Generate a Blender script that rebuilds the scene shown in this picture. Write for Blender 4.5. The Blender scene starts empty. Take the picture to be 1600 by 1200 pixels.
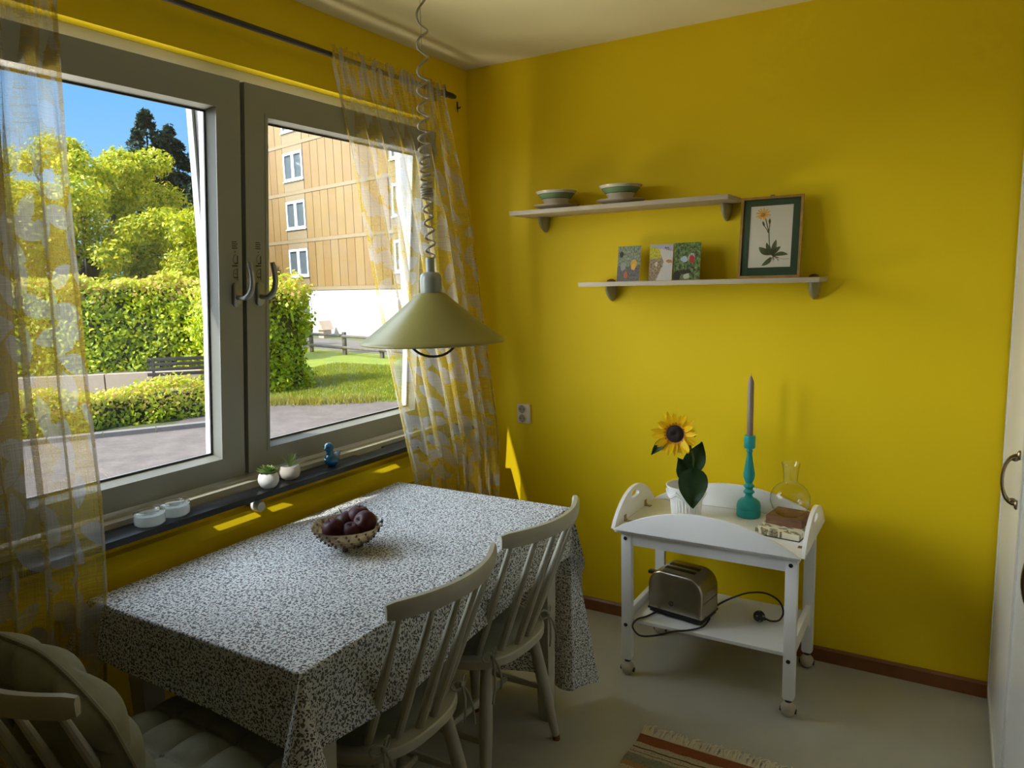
import bpy, bmesh, math, random
import numpy as np
from mathutils import Vector, Matrix

C = bpy.context.scene.collection
SC = bpy.context.scene
PI = math.pi
random.seed(7)
EXPOSURE = 0.0
SKY = 1.4
SUN = 7.5
GLOW = 11.5
GLOWANG = 100
GLOWDIR = (0.74, 0.48, -0.52)
GLOW2 = 3.8
BOUNCE_FILL = 130.0
RNG = np.random.default_rng(11)

# ------------------------------------------------------------------ camera
cam_d = bpy.data.cameras.new('camera')
cam_d.sensor_width = 36.0
cam_d.lens = 1155.82 / 1600 * 36.0
cam_d.clip_start = 0.02
cam_d.clip_end = 400
cam = bpy.data.objects.new('camera', cam_d)
C.objects.link(cam)
_r = Vector((0.8588723, 0.5115688, -0.0252130))
_u = Vector((-0.0492093, 0.1314156, 0.9901052))
_f = Vector((-0.5098203, 0.8491333, -0.1380431))
_m = Matrix.Identity(4)
for i in range(3):
    _m[i][0], _m[i][1], _m[i][2] = _r[i], _u[i], -_f[i]
_m.translation = Vector((2.001448, -2.992797, 1.528829))
cam.matrix_world = _m
SC.camera = cam

# ------------------------------------------------------------------ view, sky, suns
SC.view_settings.view_transform = 'Standard'
SC.view_settings.look = 'None'
SC.view_settings.gamma = 1.0
SC.view_settings.use_curve_mapping = False
SC.view_settings.exposure = EXPOSURE

world = bpy.data.worlds.new('sky')
SC.world = world
world.use_nodes = True
wn = world.node_tree
wn.nodes.clear()
w_out = wn.nodes.new('ShaderNodeOutputWorld')
w_bg = wn.nodes.new('ShaderNodeBackground')
w_tc = wn.nodes.new('ShaderNodeTexCoord')
w_sep = wn.nodes.new('ShaderNodeSeparateXYZ')
w_ramp = wn.nodes.new('ShaderNodeValToRGB')
wn.links.new(w_tc.outputs['Generated'], w_sep.inputs[0])
wn.links.new(w_sep.outputs['Z'], w_ramp.inputs[0])
wn.links.new(w_ramp.outputs[0], w_bg.inputs[0])
wn.links.new(w_bg.outputs[0], w_out.inputs[0])
_cr = w_ramp.color_ramp
_cr.elements[0].position = 0.0
_cr.elements[0].color = (0.34, 0.57, 0.78, 1)
_cr.elements[1].position = 1.0
_cr.elements[1].color = (0.06, 0.19, 0.55, 1)
_e = _cr.elements.new(0.22)
_e.color = (0.16, 0.43, 0.80, 1)
w_bg.inputs['Strength'].default_value = SKY

def add_sun(name, travel, strength, angle, color):
    l = bpy.data.lights.new(name, 'SUN')
    l.energy = strength
    l.angle = math.radians(angle)
    l.color = color
    o = bpy.data.objects.new(name, l)
    C.objects.link(o)
    o.rotation_euler = Vector(travel).to_track_quat('-Z', 'Y').to_euler()
    o.location = (-6, -6, 8)
    return o

add_sun('sun', (0.28, 0.82, -1.0), SUN, 0.53, (1.0, 0.96, 0.88))
# added fill for the room, standing in for bright sky: very wide and soft
add_sun('sky_fill', GLOWDIR, GLOW, GLOWANG, (0.80, 0.91, 1.0))

add_sun('horizon_fill', (0.80, 0.52, -0.22), GLOW2, 46, (0.97, 0.98, 1.0))  # added narrower fill sun that brightens the back wall and the trolley
# added fill lamp hidden below the window, standing in for light off the ground
bl_ = bpy.data.lights.new('bounce_fill', 'AREA')
bl_.shape = 'RECTANGLE'; bl_.size = 2.0; bl_.size_y = 1.0; bl_.energy = BOUNCE_FILL; bl_.color = (1.0, 0.93, 0.80)
bo_ = bpy.data.objects.new('bounce_fill', bl_)
C.objects.link(bo_)
bo_.location = (-0.95, -1.40, 0.25)
bo_.rotation_euler = Vector((0.80, 0.22, 0.75)).to_track_quat('-Z', 'X').to_euler()

# ------------------------------------------------------------------ mesh builder
class MB:
    def __init__(s):
        s.v = []; s.f = []; s.sm = []; s.uv = None
    def add(s, vs, fs, smooth=True):
        b = len(s.v)
        s.v.extend([tuple(p) for p in vs])
        for f in fs:
            s.f.append(tuple(i + b for i in f)); s.sm.append(smooth)
        return s
    def box(s, x0, x1, y0, y1, z0, z1, bev=0.0):
        if bev <= 0:
            vs = [(x, y, z) for x in (x0, x1) for y in (y0, y1) for z in (z0, z1)]
            fs = [(0, 1, 3, 2), (4, 6, 7, 5), (0, 4, 5, 1), (2, 3, 7, 6), (0, 2, 6, 4), (1, 5, 7, 3)]
            return s.add(vs, fs, False)
        bm = bmesh.new()
        bmesh.ops.create_cube(bm, size=1.0)
        bmesh.ops.scale(bm, vec=(x1 - x0, y1 - y0, z1 - z0), verts=bm.verts)
        bmesh.ops.translate(bm, vec=((x0 + x1) / 2, (y0 + y1) / 2, (z0 + z1) / 2), verts=bm.verts)
        bmesh.ops.bevel(bm, geom=bm.edges[:], offset=bev, segments=2, profile=0.6, affect='EDGES')
        return s.bm(bm)
    def bm(s, bm, smooth=True):
        bm.verts.ensure_lookup_table()
        bm.verts.index_update()
        s.add([v.co[:] for v in bm.verts], [[v.index for v in f.verts] for f in bm.faces], smooth)
        bm.free()
        return s
    def lathe(s, prof, c=(0, 0, 0), n=32, axis=2, squash=None):
        """prof: list of (r, h) ; revolve about an axis through c"""
        vs = []; fs = []
        m = len(prof)
        for j in range(n):
            a = 2 * PI * j / n
            for r, h in prof:
                p = [r * math.cos(a), r * math.sin(a), h]
                if squash: p[0] *= squash[0]; p[1] *= squash[1]
                if axis == 0: p = [p[2], p[0], p[1]]
                elif axis == 1: p = [p[1], p[2], p[0]]
                vs.append((p[0] + c[0], p[1] + c[1], p[2] + c[2]))
        for j in range(n):
            k = (j + 1) % n
            for i in range(m - 1):
                fs.append((j * m + i, k * m + i, k * m + i + 1, j * m + i + 1))
        return s.add(vs, fs)
    def tube(s, path, r, n=8, cap=True):
        P = [Vector(p) for p in path]
        R = r if isinstance(r, (list, tuple)) else [r] * len(P)
        vs = []; fs = []
        prev = None
        for i, p in enumerate(P):
            t = (P[min(i + 1, len(P) - 1)] - P[max(i - 1, 0)])
            if t.length < 1e-9: t = Vector((0, 0, 1))
            t.normalize()
            if prev is None:
                a = Vector((0, 0, 1)) if abs(t.z) < 0.9 else Vector((1, 0, 0))
                nx = t.cross(a).normalized()
            else:
                nx = (prev - t * prev.dot(t)).normalized()
            prev = nx
            ny = t.cross(nx)
            for k in range(n):
                a = 2 * PI * k / n
                vs.append(p + (nx * math.cos(a) + ny * math.sin(a)) * R[i])
        for i in range(len(P) - 1):
            for k in range(n):
                k2 = (k + 1) % n
                fs.append((i * n + k, i * n + k2, (i + 1) * n + k2, (i + 1) * n + k))
        if cap:
            fs.append(tuple(reversed(range(n))))
            fs.append(tuple((len(P) - 1) * n + k for k in range(n)))
        return s.add(vs, fs)
    def prism(s, pts, axis, a0, a1, bev=0.0, seg=2):
        """polygon pts (2D) extruded along an axis: axis 0 -> pts are (y,z); 1 -> (x,z); 2 -> (x,y)"""
        bm = bmesh.new()
        def P(q, a):
            return {0: (a, q[0], q[1]), 1: (q[0], a, q[1]), 2: (q[0], q[1], a)}[axis]
        A = [bm.verts.new(P(q, a0)) for q in pts]
        B = [bm.verts.new(P(q, a1)) for q in pts]
        fa = bm.faces.new(A); fb = bm.faces.new(list(reversed(B)))
        n = len(pts)
        for i in range(n):
            bm.faces.new((A[i], B[i], B[(i + 1) % n], A[(i + 1) % n]))
        bmesh.ops.recalc_face_normals(bm, faces=bm.faces[:])
        if bev > 0:
            ed = list(set(fa.edges[:] + fb.edges[:]))
            bmesh.ops.bevel(bm, geom=ed, offset=bev, segments=seg, profile=0.6, affect='EDGES')
        return s.bm(bm)
    def sphere(s, c, r, n=20, m=12, rot=None):
        rx, ry, rz = (r, r, r) if not isinstance(r, (tuple, list)) else r
        vs = []; fs = []
        for i in range(m + 1):
            th = PI * i / m
            for j in range(n):
                a = 2 * PI * j / n
                p = Vector((rx * math.sin(th) * math.cos(a), ry * math.sin(th) * math.sin(a), rz * math.cos(th)))
                if rot is not None: p = rot @ p
                vs.append((p[0] + c[0], p[1] + c[1], p[2] + c[2]))
        for i in range(m):
            for j in range(n):
                k = (j + 1) % n
                fs.append((i * n + j, (i + 1) * n + j, (i + 1) * n + k, i * n + k))
        return s.add(vs, fs)
    def grid(s, fn, nu, nv, smooth=True, uv=None):
        vs = [fn(i / nu, j / nv) for j in range(nv + 1) for i in range(nu + 1)]
        fs = [(j * (nu + 1) + i, j * (nu + 1) + i + 1, (j + 1) * (nu + 1) + i + 1, (j + 1) * (nu + 1) + i) for j in range(nv) for i in range(nu)]
        if uv:
            s.uv = [uv(i / nu, j / nv) for j in range(nv + 1) for i in range(nu + 1)]
        return s.add(vs, fs, smooth)
    def ring(s, o, i, place, d0, d1, slope=0.0):
        """rectangular frame: outer rect o=(u0,u1,w0,w1), inner rect i, place(u,w,d)->xyz; front at d0, back at d1; the inner wall slopes by slope"""
        def loop(r, d, g=0):
            u0, u1, w0, w1 = r
            return [place(u0 + g, w0 + g, d), place(u1 - g, w0 + g, d), place(u1 - g, w1 - g, d), place(u0 + g, w1 - g, d)]
        vs = loop(o, d0) + loop(i, d0) + loop(i, d1, slope) + loop(o, d1)
        fs = []
        for L in range(4):
            M_ = (L + 1) % 4
            for k in range(4):
                q = (k + 1) % 4
                fs.append((L * 4 + k, L * 4 + q, M_ * 4 + q, M_ * 4 + k))
        return s.add(vs, fs, False)
    def xform(s, M_):
        s.v = [tuple(M_ @ Vector(p)) for p in s.v]
        return s

ROOT = {}
def make_mesh(name, mb, m, off=Vector((0, 0, 0)), sharp=35):
    me = bpy.data.meshes.new(name)
    me.from_pydata([(v[0] - off[0], v[1] - off[1], v[2] - off[2]) for v in mb.v], [], mb.f)
    if any(mb.sm):
        me.polygons.foreach_set('use_smooth', mb.sm)
        if sharp: me.set_sharp_from_angle(angle=math.radians(sharp))
    if mb.uv:
        ul = me.uv_layers.new(name='UVMap')
        li = np.empty(len(me.loops), dtype=np.int32)
        me.loops.foreach_get('vertex_index', li)
        ul.data.foreach_set('uv', np.asarray(mb.uv, dtype=np.float32)[li].ravel())
    for q in (m if isinstance(m, (list, tuple)) else [m]):
        me.materials.append(q)
    bm = bmesh.new(); bm.from_mesh(me)
    bmesh.ops.recalc_face_normals(bm, faces=bm.faces[:])
    bm.to_mesh(me); bm.free()
    me.update()
    return me

def tag(o, label=None, cat=None, group=None, kind=None):
    if label: o['label'] = label
    if cat: o['category'] = cat
    if group: o['group'] = group
    if kind: o['kind'] = kind
    return o

def E(name, loc=(0, 0, 0), label=None, cat=None, group=None, kind=None):
    o = bpy.data.objects.new(name, None)
    o.empty_display_size = 0.05
    C.objects.link(o)
    o.location = loc
    ROOT[o] = Vector(loc)
    return tag(o, label, cat, group, kind)

def O(name, mb, m, parent=None, label=None, cat=None, group=None, kind=None, sharp=35, origin=None):
    if parent is not None:
        off = ROOT[parent]
    elif origin is not None:
        off = Vector(origin)
    else:
        a = np.asarray(mb.v)
        off = Vector(((a[:, 0].min() + a[:, 0].max()) / 2, (a[:, 1].min() + a[:, 1].max()) / 2, a[:, 2].min()))
    me = make_mesh(name, mb, m, off, sharp)
    o = bpy.data.objects.new(name, me)
    C.objects.link(o)
    if parent is not None:
        o.parent = parent
    else:
        o.location = off
    ROOT[o] = off
    return tag(o, label, cat, group, kind)

def S(name, mb, m, parent=None, label=None):
    return O(name, mb, m, parent, label, kind='structure' if parent is None else None, sharp=30)

def dup(root, loc, rotz=None, label=None):
    def cp(o, par):
        c = o.copy()
        C.objects.link(c)
        if par is not None: c.parent = par
        for ch in list(o.children): cp(ch, c)
        return c
    r = cp(root, None)
    r.location = loc
    if rotz is not None: r.rotation_euler = (0, 0, rotz)
    if label: r['label'] = label
    return r

def place(o, loc, rotz=0):
    o.location = loc
    o.rotation_euler = (0, 0, rotz)

def lerp(a, b, t): return a + (b - a) * t
def interp(x, xs, ys): return float(np.interp(x, xs, ys))

# ------------------------------------------------------------------ material helpers
class NT:
    def __init__(s, name):
        s.m = bpy.data.materials.new(name)
        s.m.use_nodes = True
        s.t = s.m.node_tree
        s.t.nodes.clear()
        s.out = s.t.nodes.new('ShaderNodeOutputMaterial')
    def n(s, typ, ins=None, **kw):
        x = s.t.nodes.new('ShaderNode' + typ)
        for k, v in kw.items(): setattr(x, k, v)
        if ins:
            for k, v in ins.items(): s.set(x.inputs[k], v)
        return x
    def set(s, inp, v):
        if hasattr(v, 'is_output'): s.t.links.new(v, inp)
        else:
            if isinstance(v, (tuple, list)) and len(v) == 3 and inp.type == 'RGBA': v = (*v, 1)
            inp.default_value = v
    def math(s, op, a, b=None, c=None, clamp=False):
        x = s.n('Math', operation=op); x.use_clamp = clamp
        s.set(x.inputs[0], a)
        if b is not None: s.set(x.inputs[1], b)
        if c is not None: s.set(x.inputs[2], c)
        return x.outputs[0]
    def mix(s, f, a, b):
        x = s.n('Mix', data_type='RGBA')
        s.set(x.inputs[0], f); s.set(x.inputs[6], a); s.set(x.inputs[7], b)
        return x.outputs[2]
    def ramp(s, f, stops, interp='LINEAR'):
        x = s.n('ValToRGB'); s.set(x.inputs[0], f)
        x.color_ramp.interpolation = interp
        el = x.color_ramp.elements
        while len(el) < len(stops): el.new(0.5)
        for e, (p, c) in zip(el, stops):
            e.position = p; e.color = (*c, 1) if len(c) == 3 else c
        return x.outputs[0]
    def noise(s, vec, scale, detail=3, rough=0.5):
        x = s.n('TexNoise'); s.set(x.inputs['Scale'], scale); s.set(x.inputs['Detail'], detail); s.set(x.inputs['Roughness'], rough)
        if vec is not None: s.set(x.inputs['Vector'], vec)
        return x.outputs[0]
    def obj(s): return s.n('TexCoord').outputs['Object']
    def uv(s): return s.n('TexCoord').outputs['UV']
    def mapped(s, vec, scale=(1, 1, 1), loc=(0, 0, 0), rot=(0, 0, 0)):
        x = s.n('Mapping'); s.set(x.inputs[0], vec); x.inputs['Scale'].default_value = scale; x.inputs['Location'].default_value = loc; x.inputs['Rotation'].default_value = rot
        return x.outputs[0]
    def bump(s, h, strength=0.3, dist=0.002):
        x = s.n('Bump'); s.set(x.inputs['Height'], h); x.inputs['Strength'].default_value = strength; x.inputs['Distance'].default_value = dist
        return x.outputs[0]
    def leaf(s, vec, scale, L, W, ang=2 * PI, offs=(0, 0, 0)):
        """leaf-shaped spots, one per cell, turned at random; >0 inside"""
        v0 = s.mapped(vec, loc=offs)
        vo = s.n('TexVoronoi', voronoi_dimensions='2D', feature='F1'); s.set(vo.inputs['Scale'], scale); s.set(vo.inputs['Vector'], v0)
        d = s.n('VectorMath', operation='SUBTRACT'); s.set(d.inputs[0], v0); s.set(d.inputs[1], vo.outputs['Position'])
        sp = s.n('SeparateColor'); s.set(sp.inputs[0], vo.outputs['Color'])
        ro = s.n('VectorRotate', rotation_type='Z_AXIS'); s.set(ro.inputs['Vector'], d.outputs[0]); s.set(ro.inputs['Angle'], s.math('MULTIPLY', sp.outputs[0], ang))
        xyz = s.n('SeparateXYZ'); s.set(xyz.inputs[0], ro.outputs[0])
        X = s.math('DIVIDE', xyz.outputs[0], L); Y = s.math('ABSOLUTE', s.math('DIVIDE', xyz.outputs[1], W))
        return s.math('SUBTRACT', s.math('SUBTRACT', 1.0, s.math('MULTIPLY', X, X)), Y), sp
    def pbsdf(s, color, rough=0.5, metal=0.0, normal=None, **kw):
        b = s.n('BsdfPrincipled')
        s.set(b.inputs['Base Color'], color); s.set(b.inputs['Roughness'], rough); s.set(b.inputs['Metallic'], metal)
        if normal is not None: s.set(b.inputs['Normal'], normal)
        for k, v in kw.items(): s.set(b.inputs[k.replace('_', ' ')], v)
        return b.outputs[0]
    def schlick(s, f0=0.04):
        lw = s.n('LayerWeight'); lw.inputs['Blend'].default_value = 0.5
        return s.math('ADD', f0, s.math('MULTIPLY', 1 - f0, s.math('POWER', lw.outputs['Facing'], 5.0)))
    def done(s, sh):
        s.t.links.new(sh, s.out.inputs['Surface'])
        return s.m

def paint(name, c, rough=0.5, var=0.06, vscale=6.0, bump=0.0, bscale=60.0, metal=0.0, **kw):
    t = NT(name)
    o = t.obj()
    f = t.noise(o, vscale, 4)
    c2 = tuple(max(0, x * (1 - var)) for x in c)
    c1 = tuple(min(1, x * (1 + var * 0.5)) for x in c)
    col = t.ramp(f, [(0.3, c2), (0.7, c1)])
    nrm = t.bump(t.noise(o, bscale, 3), bump, 0.002) if bump > 0 else None
    return t.done(t.pbsdf(col, rough, metal, nrm, **kw))

def thin_glass(name, tint=(1, 1, 1), edge=(0.6, 0.62, 0.6), ior=1.45, rough=0.0, gain=1.0):
    t = NT(name)
    lw = t.n('LayerWeight'); lw.inputs['Blend'].default_value = 0.5
    col = t.mix(t.math('POWER', lw.outputs['Facing'], 5.0), tint, edge)
    tr = t.n('BsdfTransparent'); t.set(tr.inputs[0], col)
    gl = t.n('BsdfGlossy'); gl.inputs['Roughness'].default_value = rough
    mx = t.n('MixShader'); t.set(mx.inputs[0], t.math('MULTIPLY', t.schlick(((ior - 1) / (ior + 1)) ** 2), gain, clamp=True)); t.set(mx.inputs[1], tr.outputs[0]); t.set(mx.inputs[2], gl.outputs[0])
    return t.done(mx.outputs[0])

def leafmat(name, cols, trans=0.35, rough=0.5, gloss=0.03):
    t = NT(name)
    g = t.n('NewGeometry')
    col = t.ramp(g.outputs['Random Per Island'], [(i / max(1, len(cols) - 1), c) for i, c in enumerate(cols)])
    d = t.n('BsdfDiffuse'); t.set(d.inputs[0], col)
    l = t.n('BsdfTranslucent'); t.set(l.inputs[0], col)
    mx = t.n('MixShader'); mx.inputs[0].default_value = trans; t.set(mx.inputs[1], d.outputs[0]); t.set(mx.inputs[2], l.outputs[0])
    gl = t.n('BsdfGlossy'); gl.inputs['Roughness'].default_value = rough
    m2 = t.n('MixShader'); m2.inputs[0].default_value = gloss; t.set(m2.inputs[1], mx.outputs[0]); t.set(m2.inputs[2], gl.outputs[0])
    return t.done(m2.outputs[0])
# ------------------------------------------------------------------ materials of the room
YEL = (0.80, 0.575, 0.006)
m_wall = paint('yellow_wall_paint', YEL, 0.6, 0.03, 1.6, 0.12, 180, Specular_IOR_Level=0.2)
m_ceil = paint('ceiling_paint', (0.74, 0.66, 0.36), 0.8, 0.05, 2.5)
m_offwhite = paint('off_white_wall', (0.62, 0.60, 0.52), 0.8, 0.04)
m_render = paint('outside_render', (0.72, 0.70, 0.66), 0.9, 0.05)
m_mull = paint('shaded_white_mullion_paint', (0.24, 0.245, 0.25), 0.35, 0.03, 5)  # same white as the frame head, darkened: shade put into the colour
m_sash = paint('shaded_white_sash_paint', (0.28, 0.28, 0.25), 0.32, 0.03, 5)  # the sashes' white paint with their shaded tone put into the colour
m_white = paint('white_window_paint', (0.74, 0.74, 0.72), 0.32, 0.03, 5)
m_whitewood = paint('white_lacquer', (0.80, 0.80, 0.78), 0.35, 0.04, 8)
m_chair = paint('aged_white_chair_paint', (0.47, 0.455, 0.37), 0.42, 0.10, 14, 0.05, 90)
m_gasket = paint('black_rubber', (0.02, 0.021, 0.022), 0.5)
m_black = paint('black_plastic', (0.012, 0.012, 0.013), 0.35)
m_dark = paint('dark_iron', (0.03, 0.027, 0.025), 0.45)
m_steel = paint('satin_steel', (0.34, 0.34, 0.33), 0.28, 0.04, 20, metal=1.0)
m_skirt = paint('brown_baseboard', (0.22, 0.075, 0.022), 0.4, 0.25, 9)
m_pane = thin_glass('window_glass', (0.985, 0.99, 0.985), (0.85, 0.88, 0.86))

def _floor():
    t = NT('linoleum_floor'); o = t.obj()
    f = t.noise(o, 7.0, 5); g = t.noise(o, 60, 3)
    col = t.ramp(f, [(0.3, (0.42, 0.41, 0.34)), (0.7, (0.47, 0.455, 0.38))])
    r = t.math('ADD', 0.27, t.math('MULTIPLY', g, 0.12))
    return t.done(t.pbsdf(col, r, 0, t.bump(t.noise(o, 140, 2), 0.12, 0.002)))
m_floor = _floor()

def _stone():
    t = NT('black_stone'); o = t.obj()
    g = t.noise(o, 260, 4, 0.7); f = t.noise(o, 9, 4)
    dust = t.math('MULTIPLY', t.math('GREATER_THAN', g, 0.64), t.math('GREATER_THAN', f, 0.5))
    col = t.mix(dust, (0.008, 0.009, 0.011), (0.10, 0.10, 0.09))
    return t.done(t.pbsdf(col, t.math('ADD', 0.22, t.math('MULTIPLY', f, 0.2)), 0, t.bump(g, 0.12, 0.001), Specular_IOR_Level=0.35))
m_stone = _stone()

# ------------------------------------------------------------------ the room
H = 2.5
WT = 0.22                     # wall thickness at the window
OY0, OY1, OZ0, OZ1 = -2.450, -0.270, 0.853, 2.232   # window opening
S('floor', MB().box(-0.0, 4.45, -4.62, 0.0, -0.12, 0), m_floor, label='pale olive grey linoleum floor')
S('ceiling', MB().box(-WT, 4.5, -4.84, 0.1, H, H + 0.12), m_ceil, label='matt white ceiling')
S('wall_back', MB().box(-WT, 2.85, 0.0, 0.12, -0.12, H), m_wall, label='bright yellow wall with the two shelves')
w = MB()
w.box(-WT, 0, -4.65, OY0, -0.12, H); w.box(-WT, 0, OY1, 0.0, -0.12, H)
w.box(-WT, 0, OY0, OY1, -0.12, OZ0); w.box(-WT, 0, OY0, OY1, OZ1, H)
S('wall_left', w, m_wall, label='yellow wall around the window')
S('wall_right', MB().box(2.78, 2.85, -1.7, 0, -0.12, H).box(2.85, 4.5, -1.7, -1.63, -0.12, H).box(4.4, 4.5, -4.65, -1.7, -0.12, H), m_offwhite)
wf_ = MB().box(-WT, 4.5, -4.84, -4.6, -0.12, H)
S('wall_front', wf_, m_offwhite)
S('baseboard_back', MB().prism([(0, 0), (-0.013, 0), (-0.013, 0.05), (-0.006, 0.058), (0, 0.058)], 0, 0.013, 2.167), m_skirt, label='brown wooden baseboard')
S('baseboard_left', MB().prism([(0, 0), (0.013, 0), (0.013, 0.05), (0.006, 0.058), (0, 0.058)], 1, -4.6, 0.0), m_skirt)

# ------------------------------------------------------------------ window 1: fixed frame and two sashes tilted into the room
win = E('window_1', (0, -1.36, OZ0), 'white window with two sashes tilted inwards', kind='structure')
FX0, FX1 = -0.125, -0.045
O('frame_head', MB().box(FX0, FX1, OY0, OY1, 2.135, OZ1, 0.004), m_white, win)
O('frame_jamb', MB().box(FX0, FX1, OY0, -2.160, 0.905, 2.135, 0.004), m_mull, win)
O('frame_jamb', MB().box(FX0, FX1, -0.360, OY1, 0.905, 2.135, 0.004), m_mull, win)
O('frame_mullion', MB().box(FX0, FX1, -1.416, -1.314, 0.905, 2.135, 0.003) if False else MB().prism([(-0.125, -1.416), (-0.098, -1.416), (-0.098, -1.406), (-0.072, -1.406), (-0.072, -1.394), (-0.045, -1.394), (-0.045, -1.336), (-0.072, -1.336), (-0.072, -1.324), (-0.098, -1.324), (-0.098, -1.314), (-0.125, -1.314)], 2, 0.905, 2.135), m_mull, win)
for y0_, y1_ in ((-1.4085, -1.4055), (-1.3965, -1.3935)):
    O('gasket', MB().box(-0.0995 if y0_ < -1.4 else -0.0735, -0.0965 if y0_ < -1.4 else -0.0705, y0_, y1_, 0.91, 2.13), m_gasket, win)
O('frame_bottom', MB().prism([(-0.13, OZ0), (0.016, OZ0), (0.016, 0.888), (-0.004, 0.892), (-0.004, 0.9), (-0.13, 0.9)], 1, OY0, OY1, 0.002), paint('shaded_white_frame_paint', (0.40, 0.39, 0.33), 0.4), win)  # white frame paint too, its shaded grey-beige tone put into the colour
O('outer_sill', MB().prism([(-0.125, 0.895), (-0.30, 0.868), (-0.30, 0.86), (-0.125, 0.86)], 1, OY0, OY1), paint('zinc', (0.55, 0.56, 0.57), 0.4, metal=0.8), win)
TH = math.atan(0.0919)
def tilt(y, z, d):
    """sash plane: z runs up the sash from its foot, d is the depth behind the room face"""
    return (-0.03 + z * math.sin(TH) - d * math.cos(TH), y, 0.905 + z * math.cos(TH) + d * math.sin(TH))
SH = 1.257
def sash(y0, y1, hy):
    m = MB()
    o = (y0, y1, 0, SH); i = (y0 + 0.09, y1 - 0.09, 0.074, SH - 0.091)
    m.ring(o, i, tilt, 0.0, 0.034, 0.012)
    i2 = (i[0] + 0.012, i[1] - 0.012, i[2] + 0.012, i[3] - 0.012)
    m.ring(o, i2, tilt, 0.034, 0.07, -0.006)
    sa = O('sash', m, m_sash, win)
    # a shallow raised bead on the room face
    b = MB().ring((i[0] - 0.012, i[1] + 0.012, i[2] - 0.012, i[3] + 0.012), i, tilt, -0.002, 0.002)
    O('glazing_bead', b, m_sash, sa)
    g = MB().ring(i2, (i2[0] + 0.005, i2[1] - 0.005, i2[2] + 0.005, i2[3] - 0.005), tilt, 0.031, 0.036)
    O('gasket', g, m_gasket, sa)
    p = MB()
    q = (i2[0] - 0.003, i2[1] + 0.003, i2[2] - 0.003, i2[3] + 0.003)
    vs = [tilt(a, b_, d) for d in (0.037, 0.043) for a, b_ in ((q[0], q[2]), (q[1], q[2]), (q[1], q[3]), (q[0], q[3]))]
    p.add(vs, [(0, 1, 2, 3), (4, 5, 6, 7), (0, 1, 5, 4), (1, 2, 6, 5), (2, 3, 7, 6), (3, 0, 4, 7)], False)
    O('pane', p, m_pane, sa)
    # handle: long rounded plate, short neck, lever bent upwards
    zh = 0.605
    h = MB()
    pl = []
    for k in range(24):
        a = 2 * PI * k / 24
        pl.append((hy + 0.0145 * math.cos(a), zh + 0.0145 * math.sin(a) + (0.024 if math.sin(a) > 0 else -0.024)))
    for d0, d1, sc in ((0.0, -0.009, 1.0), (-0.009, -0.012, 0.85)):
        vs = [tilt(hy + (y - hy) * (1 if j == 0 else sc), zh + (z - zh) * (1 if j == 0 else sc), d) for j, d in ((0, d0), (1, d1)) for y, z in pl]
        h.add(vs, [(k, (k + 1) % 24, 24 + (k + 1) % 24, 24 + k) for k in range(24)] + [tuple(range(24, 48))], True)
    O('handle_plate', h, m_steel, sa)
    l = MB()
    path = [tilt(hy, zh - 0.008, -0.008), tilt(hy + 0.002, zh - 0.009, -0.025), tilt(hy + 0.006, zh - 0.008, -0.040), tilt(hy + 0.011, zh + 0.004, -0.053), tilt(hy + 0.014, zh + 0.022, -0.061),
            tilt(hy + 0.015, zh + 0.045, -0.064), tilt(hy + 0.014, zh + 0.07, -0.062), tilt(hy + 0.012, zh + 0.093, -0.057), tilt(hy + 0.011, zh + 0.106, -0.054)]
    l.tube(path, [0.0085, 0.0085, 0.009, 0.0095, 0.0095, 0.0092, 0.009, 0.0085, 0.0075], 10)
    O('handle', l, m_steel, sa)
    # printed operating pictograms above the handle
    k = MB()
    def bar(y0_, y1_, z0_, z1_):
        vs = [tilt(a, b_, d) for d in (-0.0003, -0.0008) for a, b_ in ((y0_, z0_), (y1_, z0_), (y1_, z1_), (y0_, z1_))]
        k.add(vs, [(4, 5, 6, 7), (0, 1, 5, 4), (1, 2, 6, 5), (2, 3, 7, 6), (3, 0, 4, 7)], False)
    z0 = zh + 0.145
    for r in range(4): bar(hy - 0.011, hy + 0.010 - 0.003 * (r % 2), z0 + 0.0065 * r, z0 + 0.0065 * r + 0.0028)
    bar(hy - 0.001, hy + 0.002, z0 - 0.012, z0 - 0.008)
    def arc(cy, cz, r, a0, a1, wd=0.0016):
        n = 8
        for q_ in range(n):
            a = math.radians(lerp(a0, a1, q_ / n)); b_ = math.radians(lerp(a0, a1, (q_ + 1) / n))
            vs = []
            for d in (-0.0003, -0.0008):
                for an, rr in ((a, r), (b_, r), (b_, r + wd), (a, r + wd)):
                    vs.append(tilt(cy + rr * math.cos(an), cz + rr * math.sin(an), d))
            k.add(vs, [(4, 5, 6, 7)], False)
    bar(hy + 0.008, hy + 0.0115, z0 - 0.048, z0 - 0.022); bar(hy + 0.0, hy + 0.012, z0 - 0.048, z0 - 0.044)
    arc(hy + 0.009, z0 - 0.034, 0.016, 110, 250)
    bar(hy - 0.011, hy + 0.011, z0 - 0.056, z0 - 0.052)
    arc(hy + 0.009, z0 - 0.080, 0.016, 90, 250); bar(hy + 0.008, hy + 0.0105, z0 - 0.10, z0 - 0.062); bar(hy - 0.006, hy + 0.011, z0 - 0.092, z0 - 0.089)
    bar(hy - 0.003, hy + 0.006, z0 - 0.080, z0 - 0.078)
    O('printed_symbols', k, m_black, sa, 'black printed opening symbols above the handle')
    return sa
sash(-2.150, -1.3745, -1.402)
sash(-1.3575, -0.370, -1.310)
lin = MB()
lin.box(-WT, -0.126, OY1 - 0.005, OY1, OZ0 + 0.02, OZ1); lin.box(-WT, -0.126, OY0, OY0 + 0.005, OZ0 + 0.02, OZ1); lin.box(-WT, -0.126, OY0, OY1, OZ1 - 0.005, OZ1)
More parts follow.
